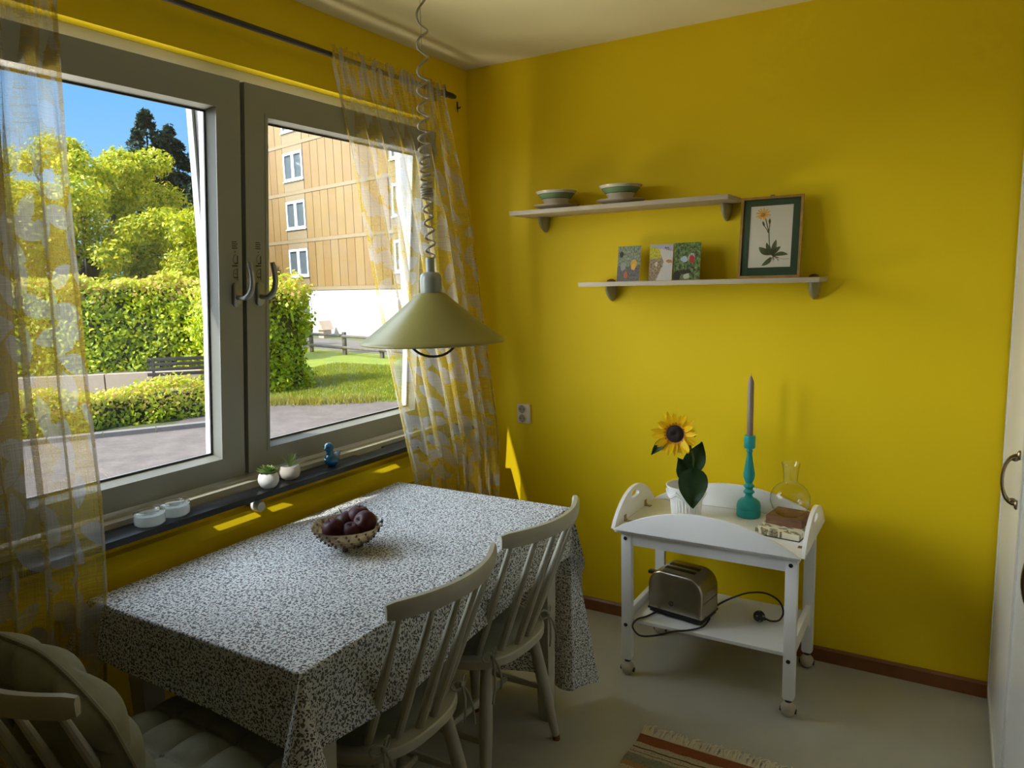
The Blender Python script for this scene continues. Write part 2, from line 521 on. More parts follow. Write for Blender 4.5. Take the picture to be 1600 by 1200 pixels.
S('trim_3', lin, paint('grey_reveal_lining', (0.42, 0.42, 0.41), 0.6), label='grey lining of the outer window reveal')
# black stone sill and the yellow ledge added under it
sl = MB().box(0.036, 0.118, -2.60, -0.20, OZ0, OZ0 + 0.02, 0.003)
for a_, b_ in ((-2.60, -1.634), (-1.318, -1.303), (-1.29, -1.268), (-1.245, -0.896), (-0.735, -0.20)):   # slots added at the back of the sill to let sun strips through
    sl.box(0.0, 0.0365, a_, b_, OZ0 + 0.001, OZ0 + 0.0195)
S('trim_2', MB().prism([(0.0, 0.802), (0.034, 0.801), (0.067, 0.768), (0.068, 0.70), (0.0, 0.66)], 1, -2.60, -0.45), m_wall, label='added sloping yellow ledge catching sun strips under the window sill')  # ledge added so that sun through the slots lands as bright strips
S('trim_1', sl, m_stone, label='narrow black stone window sill')
# ------------------------------------------------------------------ outside
GZ = -1.37
def gmat(name, a, b, scale, bump=0.0, bs=30):
    t = NT(name); o = t.obj()
    f = t.noise(o, scale, 6, 0.65); g = t.noise(o, scale * 14, 3, 0.7)
    col = t.ramp(t.math('ADD', t.math('MULTIPLY', f, 0.6), t.math('MULTIPLY', g, 0.4)), [(0.36, a), (0.64, b)])
    return t.done(t.pbsdf(col, 0.9, 0, t.bump(g, bump, 0.02) if bump else None))
m_asph = gmat('worn_pinkish_asphalt', (0.08024, 0.06227, 0.05242), (0.1531, 0.1179, 0.09906), 2.2, 0.3)
m_road = gmat('grey_road', (0.0948, 0.08192, 0.07282), (0.1312, 0.1147, 0.1019), 1.4)
m_soil = gmat('dry_soil_and_turf', (0.045, 0.0585, 0.0135), (0.09, 0.099, 0.027), 1.2)
m_lawn = gmat('mown_lawn', (0.1267, 0.1857, 0.00945), (0.2376, 0.2822, 0.0189), 0.9, 0.5)
m_kerb = gmat('kerb_stone', (0.135, 0.117, 0.108), (0.189, 0.1665, 0.1575), 3.0)
m_beige = gmat('beige_concrete', (0.4185, 0.315, 0.2399), (0.4725, 0.3654, 0.2808), 1.2)

def slab(pts, z0, z1): return MB().prism(pts, 2, z0, z1)
S('ground', slab([(-90, -40), (40, -40), (40, -4.85), (-WT - 0.01, -4.85), (-WT - 0.01, 90), (-90, 90)], GZ - 0.3, GZ), m_soil, label='dry turf outside')
asph = slab([(-WT - 0.02, -30), (-WT - 0.02, 12.0), (-8.0, 11.7), (-10.3, 10.85), (-11.4, 10.0), (-12.6, 9.45), (-14.0, 9.2), (-11.9, 6.0), (-14.9, 1.1), (-26, -17), (-30, -30)], GZ, GZ + 0.02)
S('asphalt_ground', asph, m_asph, label='pinkish worn asphalt yard')
S('road_ground', slab([(-40, 25.3), (-20.6, 20.9), (2, 15.7), (2, 19.6), (-20.6, 24.8), (-40, 29.2)], GZ, GZ + 0.03), m_road, label='grey road beyond the lawn')
kb = MB()
def kerb_line(a, b, n, w=0.22):
    a = Vector(a); b = Vector(b); d = (b - a) / n
    nrm = Vector((-d.y, d.x)).normalized() * w
    res = []
    for k in range(n):
        p = a + d * (k + 0.01); q = a + d * (k + 0.99)
        res.append([p[:], q[:], (q + nrm)[:], (p + nrm)[:]])
    return res
kroot = E('kerb_ground', (-12.4, 5.2, GZ), 'low stone kerb along the asphalt', kind='structure')
for q in kerb_line((-14.9, 1.1), (-11.9, 6.0), 6) + kerb_line((-11.9, 6.0), (-11.2, 7.2), 1):
    O('kerb_stone', slab(q, GZ, GZ + 0.11), m_kerb, kroot)

def blades(pts, h, w, rng):
    n = len(pts)
    a = rng.uniform(0, 2 * PI, n)
    hh = h * rng.uniform(0.5, 1.2, n)
    dx, dy = np.cos(a) * w / 2, np.sin(a) * w / 2
    lx, ly = rng.normal(0, 0.35, n) * hh, rng.normal(0, 0.35, n) * hh
    V = np.empty((n, 3, 3))
    V[:, 0] = np.stack([pts[:, 0] - dx, pts[:, 1] - dy, pts[:, 2]], 1)
    V[:, 1] = np.stack([pts[:, 0] + dx, pts[:, 1] + dy, pts[:, 2]], 1)
    V[:, 2] = np.stack([pts[:, 0] + lx, pts[:, 1] + ly, pts[:, 2] + hh], 1)
    return V
def fast_obj(name, V, m, parent=None, origin=(0, 0, 0), **kw):
    """V: (n,k,3) separate polygons of k corners"""
    n, k, _ = V.shape
    off = ROOT[parent] if parent is not None else Vector(origin)
    me = bpy.data.meshes.new(name)
    me.vertices.add(n * k); me.vertices.foreach_set('co', (V.reshape(-1, 3) - np.array(off)).astype(np.float32).ravel())
    me.loops.add(n * k); me.loops.foreach_set('vertex_index', np.arange(n * k, dtype=np.int32))
    me.polygons.add(n); me.polygons.foreach_set('loop_start', np.arange(0, n * k, k, dtype=np.int32))
    try: me.polygons.foreach_set('loop_total', np.full(n, k, dtype=np.int32))
    except Exception: pass
    me.update(calc_edges=True)
    me.materials.append(m)
    o = bpy.data.objects.new(name, me); C.objects.link(o)
    if parent is not None: o.parent = parent
    else: o.location = off
    ROOT[o] = off
    return tag(o, **kw)
def leaves(P, N, size, rng, jit=0.7, aspect=0.55):
    """leaf-shaped quads at P, roughly facing N"""
    n = len(P)
    N = N + rng.normal(0, jit, (n, 3)); N /= np.linalg.norm(N, axis=1, keepdims=True) + 1e-9
    A = rng.normal(0, 1, (n, 3)); T = np.cross(N, A); T /= np.linalg.norm(T, axis=1, keepdims=True) + 1e-9
    B = np.cross(N, T)
    s = (size * rng.uniform(0.6, 1.3, n))[:, None]
    return np.stack([P - T * s, P + B * s * aspect, P + T * s, P - B * s * aspect], 1)

# lawn: base plus blades of grass on the strip one sees
lawn_poly = [(-14.6, 9.3), (-12.6, 9.45), (-11.4, 10.0), (-10.3, 10.85), (-8.0, 11.7), (-WT - 0.02, 12.0), (2, 15.6), (-20.6, 20.8), (-24, 21.6)]
S('lawn_ground', slab(lawn_poly, GZ, GZ + 0.04), m_lawn, label='sunlit green lawn')
rg = np.random.default_rng(3)
g1 = np.stack([rg.uniform(-17.5, -8.5, 60000), rg.uniform(9.4, 17.0, 60000), np.full(60000, GZ + 0.03)], 1)
poly = np.array([(-14.6, 9.3), (-12.6, 9.45), (-11.4, 10.0), (-10.3, 10.85), (-8.0, 11.7), (-6.0, 17.0), (-18.0, 17.5)])
def inside(P, poly):
    r = np.zeros(len(P), bool); j = len(poly) - 1
    for i in range(len(poly)):
        xi, yi = poly[i]; xj, yj = poly[j]
        c = ((yi > P[:, 1]) != (yj > P[:, 1])) & (P[:, 0] < (xj - xi) * (P[:, 1] - yi) / (yj - yi + 1e-12) + xi)
        r ^= c; j = i
    return r
g1 = g1[inside(g1, poly)]
m_grass = leafmat('grass_blades', [(0.1584, 0.2228, 0.0126), (0.2376, 0.297, 0.0189), (0.3326, 0.3267, 0.0315), (0.2851, 0.297, 0.0252)], 0.4)
fast_obj('grass', blades(g1, 0.09, 0.03, rg), m_grass, kind='stuff', label='short sunlit grass of the lawn')
edge = []
for a, b in (((-14.2, 9.25), (-12.6, 9.5)), ((-12.6, 9.5), (-11.4, 10.05)), ((-11.4, 10.05), (-10.3, 10.9))):
    t = rg.uniform(0, 1, 900)[:, None]
    edge.append(np.array(a) + (np.array(b) - np.array(a)) * t + rg.normal(0, 0.16, (900, 2)))
edge = np.concatenate(edge); edge = np.concatenate([edge, np.full((len(edge), 1), GZ + 0.02)], 1)
fast_obj('grass', blades(edge, 0.2, 0.025, rg), leafmat('dry_grass', [(0.3326, 0.2673, 0.0378), (0.2693, 0.2673, 0.02835), (0.396, 0.3119, 0.0567)], 0.4), kind='stuff', label='tall dry grass fringe along the asphalt')

# hedges
hedge_cols = [(0.1285, 0.1845, 0.005686), (0.2804, 0.3875, 0.009477), (0.4675, 0.5536, 0.01422), (0.6542, 0.6643, 0.01895), (0.374, 0.4428, 0.009477)]
m_hedge = leafmat('hedge_leaves', hedge_cols, 0.35)
m_hedge_top = leafmat('young_hedge_leaves', [(0.42, 0.52, 0.02), (0.58, 0.58, 0.03), (0.62, 0.50, 0.06), (0.60, 0.34, 0.14), (0.40, 0.50, 0.02), (0.55, 0.56, 0.03)], 0.4)
m_core = paint('shaded_core', (0.03, 0.035, 0.012), 0.9, 0.3, 3)
def hedge(name, a, b, thick, z0, z1, n, size, label, rng, topn=0.12, group=None, round_end=False):
    a = Vector(a); b = Vector(b); L = (b - a).length; d = (b - a) / L; nr = Vector((-d.y, d.x))
    root = E(name, (*((a + b) / 2), z0), label, 'hedge', group)
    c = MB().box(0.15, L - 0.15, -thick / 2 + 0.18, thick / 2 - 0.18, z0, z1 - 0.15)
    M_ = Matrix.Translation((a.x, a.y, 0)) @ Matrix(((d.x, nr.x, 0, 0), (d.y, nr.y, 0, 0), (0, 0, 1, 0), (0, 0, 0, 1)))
    O('dark_core', c.xform(M_), m_core, root)  # solid box added behind the leaves, inner shade put into its dark colour
    P = []; N = []
    areas = [L * (z1 - z0), L * (z1 - z0), L * thick, thick * (z1 - z0), thick * (z1 - z0)]
    tot = sum(areas)
    for k, ar in enumerate(areas):
        m_ = int(n * ar / tot)
        u = rng.uniform(0, 1, m_); v = rng.uniform(0, 1, m_)
        if k < 2:
            p = np.stack([u * L, np.full(m_, (thick / 2) * (1 if k else -1)), z0 + v * (z1 - z0)], 1); q = np.tile([0, 1.0 if k else -1.0, 0.2], (m_, 1))
        elif k == 2:
            p = np.stack([u * L, (v - 0.5) * thick, np.full(m_, z1)], 1); q = np.tile([0, 0, 1.0], (m_, 1))
        else:
            p = np.stack([np.full(m_, 0.0 if k == 3 else L), (u - 0.5) * thick, z0 + v * (z1 - z0)], 1); q = np.tile([-1.0 if k == 3 else 1.0, 0, 0.2], (m_, 1))
        P.append(p); N.append(q)
    P = np.concatenate(P); N = np.concatenate(N)
    # lumpy surface
    bump = 0.10 * np.sin(P[:, 0] * 2.3 + 1.3 * P[:, 2]) + 0.08 * np.sin(P[:, 0] * 5.1 + 2) * np.sin(P[:, 2] * 4.3) + rng.normal(0, 0.07, len(P))
    P = P + N * (bump * (1.9 if L < 4 else 1.0))[:, None]
    R3 = np.array(M_.to_3x3()); P = P @ R3.T + np.array(M_.translation); N = N @ R3.T
    top = (P[:, 2] > z1 - 0.35 + rng.normal(0, 0.15, len(P)))
    fast_obj('foliage', leaves(P[~top], N[~top], size, rng), m_hedge, root, kind='stuff')
    fast_obj('young_foliage', leaves(P[top], N[top], size, rng), m_hedge_top, root, kind='stuff', label='yellowish young growth along the top')
    return root
rh = np.random.default_rng(5)
hedge('hedge', (-27.6, 1.4), (-16.9, 11.7), 1.5, GZ + 0.62, 1.75, 46000, 0.072, 'tall clipped hedge behind the low beige wall', rh, group=None)
hedge('hedge', (-15.0, 9.9), (-14.55, 12.25), 1.6, GZ, 1.50, 16000, 0.066, 'tall hedge end beside the lawn', rh)
hedge('low_hedge', (-15.6, 1.2), (-12.9, 8.6), 1.0, GZ, GZ + 0.70, 15000, 0.05, 'knee-high hedge along the kerb', rh)
bw = E('garden_wall', (-21.5, 5.5, GZ), 'low beige concrete wall under the tall hedge', 'wall')
for k in range(6):
    a = Vector((-26.9, 0.1)) + (Vector((-15.9, 10.1)) - Vector((-26.9, 0.1))) * (k / 6); b = Vector((-26.9, 0.1)) + (Vector((-15.9, 10.1)) - Vector((-26.9, 0.1))) * ((k + 0.985) / 6)
    d = (b - a).normalized(); nr = Vector((-d.y, d.x)) * 0.25
    O('panel', slab([a[:], b[:], (b + nr)[:], (a + nr)[:]], GZ, GZ + 0.66), m_beige, bw)

# bench in front of the hedge
bn = E('park_bench', (-15.3, 9.3, GZ), 'dark slatted park bench in front of the hedge', 'bench')
m_bw = paint('dark_bench_paint', (0.035, 0.028, 0.026), 0.5)
Mb = Matrix.Translation((-15.55, 9.15, GZ)) @ Matrix.Rotation(math.radians(43), 4, 'Z')
for k in range(4): O('slat', MB().box(-0.85, 0.85, 0.30 + 0.02 * k, 0.325 + 0.02 * k, 0.62 + 0.13 * k, 0.71 + 0.13 * k, 0.006).xform(Mb), m_bw, bn)
for k in range(4): O('slat', MB().box(-0.85, 0.85, -0.2 + 0.12 * k, -0.1 + 0.12 * k, 0.5, 0.53, 0.006).xform(Mb), m_bw, bn)
for x in (-0.7, 0.7):
    O('bench_end', MB().box(x - 0.03, x + 0.03, -0.2, 0.3, 0.45, 0.5).box(x - 0.03, x + 0.03, -0.18, -0.12, 0, 0.5).box(x - 0.03, x + 0.03, 0.28, 0.34, 0, 0.6).prism([(0.29, 0.5), (0.34, 0.5), (0.40, 1.1), (0.35, 1.1)], 0, x - 0.03, x + 0.03).xform(Mb), m_bw, bn)

# trees
def tree_blobs(name, blobs, n, size, m, trunk, label, rng, branches=(), needle=False):
    root = E(name, (trunk[0], trunk[1], GZ), label, 'tree')
    t = MB().tube([(trunk[0], trunk[1], GZ - 0.1), (trunk[0] + 0.05, trunk[1], GZ + trunk[2] * 0.5), (trunk[0], trunk[1], GZ + trunk[2])], [trunk[3], trunk[3] * 0.8, trunk[3] * 0.3], 10)
    for b in branches: t.tube([(trunk[0], trunk[1], GZ + trunk[2] * 0.45), b], [trunk[3] * 0.5, 0.03], 7)
    O('trunk', t, paint('bark_' + name, (0.10, 0.075, 0.055), 0.9, 0.3, 3), root)
    P = []; N = []
    tot = sum(r[0] * r[2] + r[1] * r[2] for _, r in blobs)
    for c, r in blobs:
        k = int(n * (r[0] * r[2] + r[1] * r[2]) / tot)
        q = rng.normal(0, 1, (k, 3)); q /= np.linalg.norm(q, axis=1, keepdims=True)
        rad = rng.uniform(0.35, 1.15, (k, 1)) ** 0.7
        P.append(np.array(c) + q * np.array(r) * rad); N.append(q + np.array([0, 0, 0.5]))
    P = np.concatenate(P); N = np.concatenate(N)
    fast_obj('foliage', leaves(P, N, size, rng, 0.8, 0.5), m, root, kind='stuff')
    return root
m_tree = leafmat('broad_leaves', [(0.1833, 0.2413, 0.005832), (0.3668, 0.426, 0.01215), (0.5504, 0.5396, 0.0243), (0.6971, 0.5965, 0.03888)], 0.4)
m_con = leafmat('needle_sprays', [(0.01215, 0.02835, 0.0162), (0.03037, 0.0557, 0.03545), (0.07087, 0.1013, 0.06075), (0.02025, 0.0405, 0.02532)], 0.15)
rt = np.random.default_rng(9)
def dirpt(dx, dy, D): return (2.0 + dx * D, -3.0 + dy * D)
tc = dirpt(-0.868, 0.497, 36)
blobs = []
for k in range(110):
    z = rt.uniform(0.2, 7.0)
    w_ = 5.2 * math.sqrt(max(0.05, 1 - ((z - 1.6) / 6.2) ** 2))
    a = rt.uniform(0, 2 * PI)
    rr = w_ * math.sqrt(rt.uniform(0.1, 1.0))
    s_ = rt.uniform(0.5, 1.0)
    blobs.append(((tc[0] + rr * math.cos(a), tc[1] + rr * math.sin(a), z), (s_, s_, s_ * 0.75)))
tree_blobs('broadleaf_tree', blobs, 62000, 0.10, m_tree, (tc[0], tc[1], 7.2, 0.3), 'tall yellow-green broadleaf tree behind the hedge', rt, branches=[(b[0][0], b[0][1], b[0][2]) for b in blobs[:14]])
tc2 = dirpt(-0.806, 0.592, 31)
blobs = [((tc2[0] + rt.uniform(-1.7, 1.7), tc2[1] + rt.uniform(-1.5, 1.5), rt.uniform(0.2, 4.1)), (0.7, 0.7, 0.55)) for _ in range(34)]
tree_blobs('broadleaf_tree', blobs, 22000, 0.09, m_tree, (tc2[0], tc2[1], 4.5, 0.18), 'lower yellow-green tree in front of the dark conifer', rt)
tc3 = dirpt(-0.93, 0.368, 33)
blobs = [((tc3[0] + rt.uniform(-2.6, 2.6), tc3[1] + rt.uniform(-2.5, 2.5), rt.uniform(0.2, 5.0)), (1.3, 1.3, 0.95)) for _ in range(18)]
tree_blobs('broadleaf_tree', blobs, 12000, 0.17, m_tree, (tc3[0], tc3[1], 5.5, 0.22), 'broadleaf tree showing through the left curtain', rt)
def conifer(c, h, rad, n, label, tip2=None):
    root = E('conifer', (c[0], c[1], GZ), label, 'tree')
    O('trunk', MB().tube([(c[0], c[1], GZ - 0.1), (c[0], c[1], GZ + h * 0.98)], [0.3, 0.02], 8), paint('conifer_bark', (0.05, 0.04, 0.035), 0.9), root)
    P = []; N = []
    for k in range(190):
        f = (k / 190) ** 0.85
        z = lerp(0.8, h * 0.99, f); L = rad * (1 - f) ** 0.75 * rt.uniform(0.75, 1.1) + 0.15
        a = rt.uniform(0, 2 * PI); m_ = int(n / 190 * (0.35 + 1.3 * (1 - f)))
        s_ = rt.uniform(0.1, 1, m_) ** 0.7
        w2 = rt.normal(0, 0.13, m_) * L * (1.1 - s_ * 0.5)
        x = c[0] + math.cos(a) * L * s_ - math.sin(a) * w2; y = c[1] + math.sin(a) * L * s_ + math.cos(a) * w2
        zz = GZ + z - 0.18 * L * s_ ** 1.5 + rt.normal(0, 0.09, m_)
        P.append(np.stack([x, y, zz], 1)); N.append(np.tile([math.cos(a) * 0.3, math.sin(a) * 0.3, 1.0], (m_, 1)))
    P = np.concatenate(P); N = np.concatenate(N)
    fast_obj('foliage', leaves(P, N, 0.17, rt, 0.6, 0.35), m_con, root, kind='stuff')
c1 = dirpt(-0.829, 0.559, 52); c2 = dirpt(-0.8155, 0.579, 53); c3 = dirpt(-0.80, 0.60, 47)
conifer(c1, 13.9, 4.3, 34000, 'tall dark conifer against the blue sky')
conifer(c2, 13.2, 4.0, 32000, 'dark conifer close beside the tallest one')
conifer(c3, 9.0, 3.6, 20000, 'low dark conifer behind the tilted sash')

# apartment building: facade runs along fu from FO, panels between seams
FO = Vector((-27.3, 27.8)); fu = Vector((-0.975, 0.2226)).normalized(); fn = Vector((-0.2226, -0.975)).normalized()
def F(s_, d, z): p = FO + fu * s_ + fn * d; return (p.x, p.y, z)
def fbox(s0, s1, d0, d1, z0, z1):
    m = MB(); vs = [F(s_, d, z) for s_ in (s0, s1) for d in (d0, d1) for z in (z0, z1)]
    return m.add(vs, [(0, 1, 3, 2), (4, 6, 7, 5), (0, 4, 5, 1), (2, 3, 7, 6), (0, 2, 6, 4), (1, 5, 7, 3)], False)
m_orange = [paint('orange_panel_%d' % k, c, 0.7, 0.07, 1.2) for k, c in enumerate([(0.2203, 0.1269, 0.0348), (0.2295, 0.1383, 0.04029), (0.2142, 0.1185, 0.03114)])]
m_cream = paint('cream_panel', (0.2387, 0.1724, 0.08865), 0.8, 0.04)
m_bwhite = paint('white_render', (0.60, 0.59, 0.57), 0.8, 0.03)
m_bframe = paint('white_window_frame', (0.82, 0.82, 0.82), 0.4)
def _bglass():
    t = NT('building_glass'); return t.done(t.pbsdf((0.10, 0.12, 0.13), 0.06, 0))
m_bglass = _bglass()
bl = E('apartment_building', F(-2, 0, GZ), 'apartment block clad in orange panels with white ground floor', 'building')
S0, S1 = -16.0, 8.7
O('body', fbox(S0, S1, -11, -0.06, 1.3, 18.4), m_cream, bl)
O('ground_floor', fbox(S0 + 0.05, S1 - 0.05, -10.9, -0.02, GZ, 1.27), m_bwhite, bl)
O('roof', fbox(S0 - 0.3, S1 + 0.3, -11.3, 0.3, 18.4, 18.8), m_bwhite, bl)
cols = [(3.30, 5.53), (-7.0, -4.77)]
levels = [1.42 + 2.78 * k for k in range(6)]
def in_col(s0, s1): return any(s0 < c1_ - 0.05 and s1 > c0_ + 0.05 for c0_, c1_ in cols)
edges_ = []
s_ = 3.30
while s_ > S0 + 0.05:
    if in_col(s_ - 0.4, s_): s_ = -7.0; continue
    n_ = max(S0, s_ - 0.785)
    for c0_, c1_ in cols:
        if n_ < c1_ < s_ : n_ = c1_
    edges_.append((n_, s_)); s_ = n_
s_ = 5.53
while s_ < S1 - 0.1: edges_.append((s_, min(S1, s_ + 0.785))); s_ += 0.785
rp = random.Random(2)
for li, z in enumerate(levels):
    O('concrete_band', fbox(S0, S1, -0.06, 0.03, z - 0.13, z + 0.07), m_cream, bl)
    for a, b in edges_:
        O('cladding_panel', fbox(a + 0.018, b - 0.018, -0.06, rp.uniform(0.0, 0.006), z + 0.08, z + 2.64), rp.choice(m_orange), bl)
    for c0_, c1_ in cols:
        wz0 = z + 0.68; wz1 = z + 2.30
        O('cream_panel', fbox(c0_ + 0.02, c1_ - 0.02, -0.06, 0.01, wz1 + 0.02, z + 2.64 + 0.02), m_cream, bl)
        O('cream_panel', fbox(c0_ + 0.02, c1_ - 0.02, -0.06, 0.01, z + 0.08, wz0 - 0.03), m_cream, bl)
        def wplace(u, w_, d): return F(u, -d, w_)
        fr = MB()
        mid = (c0_ + c1_) / 2
        for u0, u1 in ((c0_ + 0.06, mid), (mid, c1_ - 0.06)):
            fr.ring((u0, u1, wz0, wz1), (u0 + 0.14, u1 - 0.14, wz0 + 0.14, wz1 - 0.14), wplace, -0.035, 0.06)
        fr.v.extend([]); 
        wf = O('window', fr, m_bframe, bl)
        for u0, u1 in ((c0_ + 0.06, mid), (mid, c1_ - 0.06)):
            O('pane', fbox(u0 + 0.14, u1 - 0.14, -0.05, -0.04, wz0 + 0.14, wz1 - 0.14), m_bglass, wf)
        O('window_ledge', fbox(c0_ + 0.0, c1_ - 0.0, -0.02, 0.09, wz0 - 0.05, wz0), m_bframe, wf)
# ground floor windows with a dark opening below
for c0_, c1_ in cols:
    fr = MB()
    mid = (c0_ + c1_) / 2
    for u0, u1 in ((c0_ + 0.06, mid), (mid, c1_ - 0.06)):
        fr.ring((u0, u1, -0.55, 0.85), (u0 + 0.14, u1 - 0.14, -0.41, 0.71), lambda u, w_, d: F(u, -d, w_), -0.04, 0.06)
    wf = O('window', fr, m_bframe, bl)
    for u0, u1 in ((c0_ + 0.06, mid), (mid, c1_ - 0.06)):
        O('pane', fbox(u0 + 0.14, u1 - 0.14, -0.015, -0.005, -0.41, 0.71), m_bglass, wf)
    O('cellar_opening', fbox(c0_ + 0.1, c1_ - 0.1, -0.05, 0.0, GZ + 0.05, -0.62), m_dark, bl)
bh = E('gabled_kiosk', F(0.95, 0.8, GZ), 'small pale gabled box before the white wall', 'box')
O('body', fbox(0.68, 1.22, 0.45, 0.95, GZ, GZ + 0.45), m_beige, bh)
mm = MB(); vs = [F(s_, d, z) for d in (0.3, 1.05) for s_, z in ((0.60, GZ + 0.45), (1.30, GZ + 0.45), (0.95, GZ + 0.95))]
O('roof', mm.add(vs, [(0, 1, 2), (3, 5, 4), (0, 3, 4, 1), (1, 4, 5, 2), (2, 5, 3, 0)], False), m_beige, bh)

# wooden rail fence by the road
m_fw = paint('weathered_fence_wood', (0.135, 0.117, 0.099), 0.9, 0.2, 4)
fe = E('rail_fence', (-19.6, 19.6, GZ), 'weathered wooden rail fence beyond the lawn', 'fence')
fa = Vector((-19.6, 19.63))
for k in range(-4, 6):
    p = fa + fu * (2.55 * k)
    O('post', MB().box(p.x - 0.075, p.x + 0.075, p.y - 0.06, p.y + 0.06, GZ, GZ + 0.98, 0.01), m_fw, fe)
    q = fa + fu * (2.55 * (k + 1))
    for zz in (0.82, 0.36):
        o_ = -fn * -0.08
        O('rail', MB().tube([(p.x + fn.x * 0.09, p.y + fn.y * 0.09, GZ + zz + rp.uniform(-0.03, 0.03)), (q.x + fn.x * 0.09, q.y + fn.y * 0.09, GZ + zz + rp.uniform(-0.03, 0.03))], 0.06, 8), m_fw, fe)
# ------------------------------------------------------------------ tall white cupboard on the right
m_cup = paint('glossy_white_cupboard', (0.74, 0.73, 0.68), 0.22, 0.02, 3)
m_brass = paint('dark_brass', (0.32, 0.24, 0.12), 0.3, 0.2, 30, metal=1.0)
cp = E('tall_cupboard', (2.45, -0.8, 0), 'tall white cupboard with bow handles at the right wall', 'cupboard')
O('body', MB().box(2.19, 2.775, -1.60, -0.014, 0.0, 2.495, 0.002), m_cup, cp)
for y0, y1, hy in ((-0.782, -0.016, -0.655), (-1.55, -0.790, -1.42)):
    d = MB().box(2.170, 2.189, y0, y1, 0.03, 2.45, 0.002)
    dr = O('door', d, m_cup, cp)
    O('door_moulding', MB().ring((y0 + 0.0, y1 - 0.0, 0.03, 2.45), (y0 + 0.028, y1 - 0.004, 0.058, 2.42), lambda u, w_, dd: (2.170 + dd, u, w_), -0.004, 0.003), m_cup, dr)
    h = MB()
    pts = []
    for k in range(15):
        a = PI * k / 14
        pts.append((2.168 - 0.036 * math.sin(a) ** 0.8, hy - 0.006 * math.cos(a) * 0, 0.967 - 0.066 * math.cos(a)))
    h.tube(pts, [0.007, 0.0065, 0.006, 0.0055, 0.005, 0.0045, 0.0045, 0.0045, 0.0045, 0.0045, 0.005, 0.0055, 0.006, 0.0065, 0.007], 8)
    for s_ in (-1, 1):
        h.sphere((2.167, hy, 0.967 + s_ * 0.068), (0.006, 0.009, 0.014), 12, 8)
        h.sphere((2.158, hy, 0.967 + s_ * 0.058), (0.010, 0.007, 0.008), 12, 8)
    O('handle', h, m_brass, dr, 'dark brass bow handle')

# ------------------------------------------------------------------ dining table
tb = E('dining_table', (0.52, -1.40, 0), 'white painted dining table under the floral cloth', 'table')
O('tabletop', MB().box(0.146, 0.892, -2.006, -0.794, 0.725, 0.748, 0.004), m_chair, tb)
ap = MB()
ap.box(0.20, 0.84, -1.96, -1.935, 0.64, 0.725); ap.box(0.20, 0.84, -0.865, -0.84, 0.64, 0.725)
ap.box(0.20, 0.225, -1.935, -0.865, 0.64, 0.725); ap.box(0.815, 0.84, -1.935, -0.865, 0.64, 0.725)
O('apron', ap, m_chair, tb)
for x in (0.215, 0.835):
    for y in (-0.872, -1.93):
        t = MB()
        hw = 0.032
        vs = [(x + a * s_, y + b * s_, z) for z, s_ in ((0.0, 0.020), (0.62, hw), (0.725, hw)) for a, b in ((-1, -1), (1, -1), (1, 1), (-1, 1))]
        t.add(vs, [(0, 1, 5, 4), (1, 2, 6, 5), (2, 3, 7, 6), (3, 0, 4, 7), (4, 5, 9, 8), (5, 6, 10, 9), (6, 7, 11, 10), (7, 4, 8, 11), (0, 3, 2, 1), (8, 9, 10, 11)], False)
        O('leg', t, m_chair, tb)

# ------------------------------------------------------------------ tablecloth
def _cloth():
    t = NT('floral_tablecloth')
    uv = t.uv()
    nz = t.n('TexNoise'); nz.inputs['Scale'].default_value = 90; t.set(nz.inputs['Vector'], uv)
    d = t.n('VectorMath', operation='MULTIPLY_ADD'); t.set(d.inputs[0], nz.outputs['Color']); d.inputs[1].default_value = (0.0014, 0.0014, 0); t.set(d.inputs[2], uv)
    w_ = d.outputs[0]
    a, ca = t.leaf(w_, 108, 0.0038, 0.0017)
    b, cb = t.leaf(w_, 140, 0.0032, 0.0011, offs=(0.37, 0.21, 0))
    c, cc = t.leaf(w_, 70, 0.0046, 0.0038, offs=(0.11, 0.53, 0))
    e, ce = t.leaf(w_, 120, 0.0055, 0.0007, offs=(0.71, 0.33, 0))
    ma = t.math('GREATER_THAN', a, 0.0); mb_ = t.math('MULTIPLY', t.math('GREATER_THAN', b, 0.0), t.math('GREATER_THAN', cb.outputs[1], 0.45))
    mc = t.math('MULTIPLY', t.math('GREATER_THAN', c, 0.0), t.math('GREATER_THAN', cc.outputs[1], 0.55))
    me_ = t.math('MULTIPLY', t.math('GREATER_THAN', e, 0.0), t.math('GREATER_THAN', ce.outputs[1], 0.3))
    m1 = t.math('MAXIMUM', ma, mb_); m1 = t.math('MAXIMUM', m1, t.math('MULTIPLY', me_, 0.6))
    ink = t.ramp(ca.outputs[2], [(0.0, (0.05, 0.055, 0.075)), (0.72, (0.10, 0.105, 0.125)), (0.80, (0.16, 0.07, 0.07)), (0.9, (0.06, 0.10, 0.06)), (1.0, (0.04, 0.05, 0.08))])
    base = t.mix(t.noise(uv, 30, 2), (0.82, 0.84, 0.87), (0.86, 0.88, 0.90))
    col = t.mix(m1, base, ink)
    col = t.mix(mc, col, (0.15, 0.145, 0.155))
    wv = t.noise(t.mapped(uv, (900, 900, 1)), 1.0, 2)
    nrm = t.bump(t.math('ADD', wv, t.math('MULTIPLY', t.noise(uv, 8, 3), 3.0)), 0.12, 0.002)
    p = t.pbsdf(col, 0.85, 0, nrm)
    tl = t.n('BsdfTranslucent'); t.set(tl.inputs[0], col)
    mx = t.n('MixShader'); mx.inputs[0].default_value = 0.18; t.set(mx.inputs[1], p); t.set(mx.inputs[2], tl.outputs[0])
    return t.done(mx.outputs[0])
m_cloth = _cloth()
TX0, TX1, TY0, TY1, TZ = 0.142, 0.897, -2.012, -0.789, 0.7525
DX0, DX1, DY0, DY1 = 0.16, 0.195, 0.165, 0.70
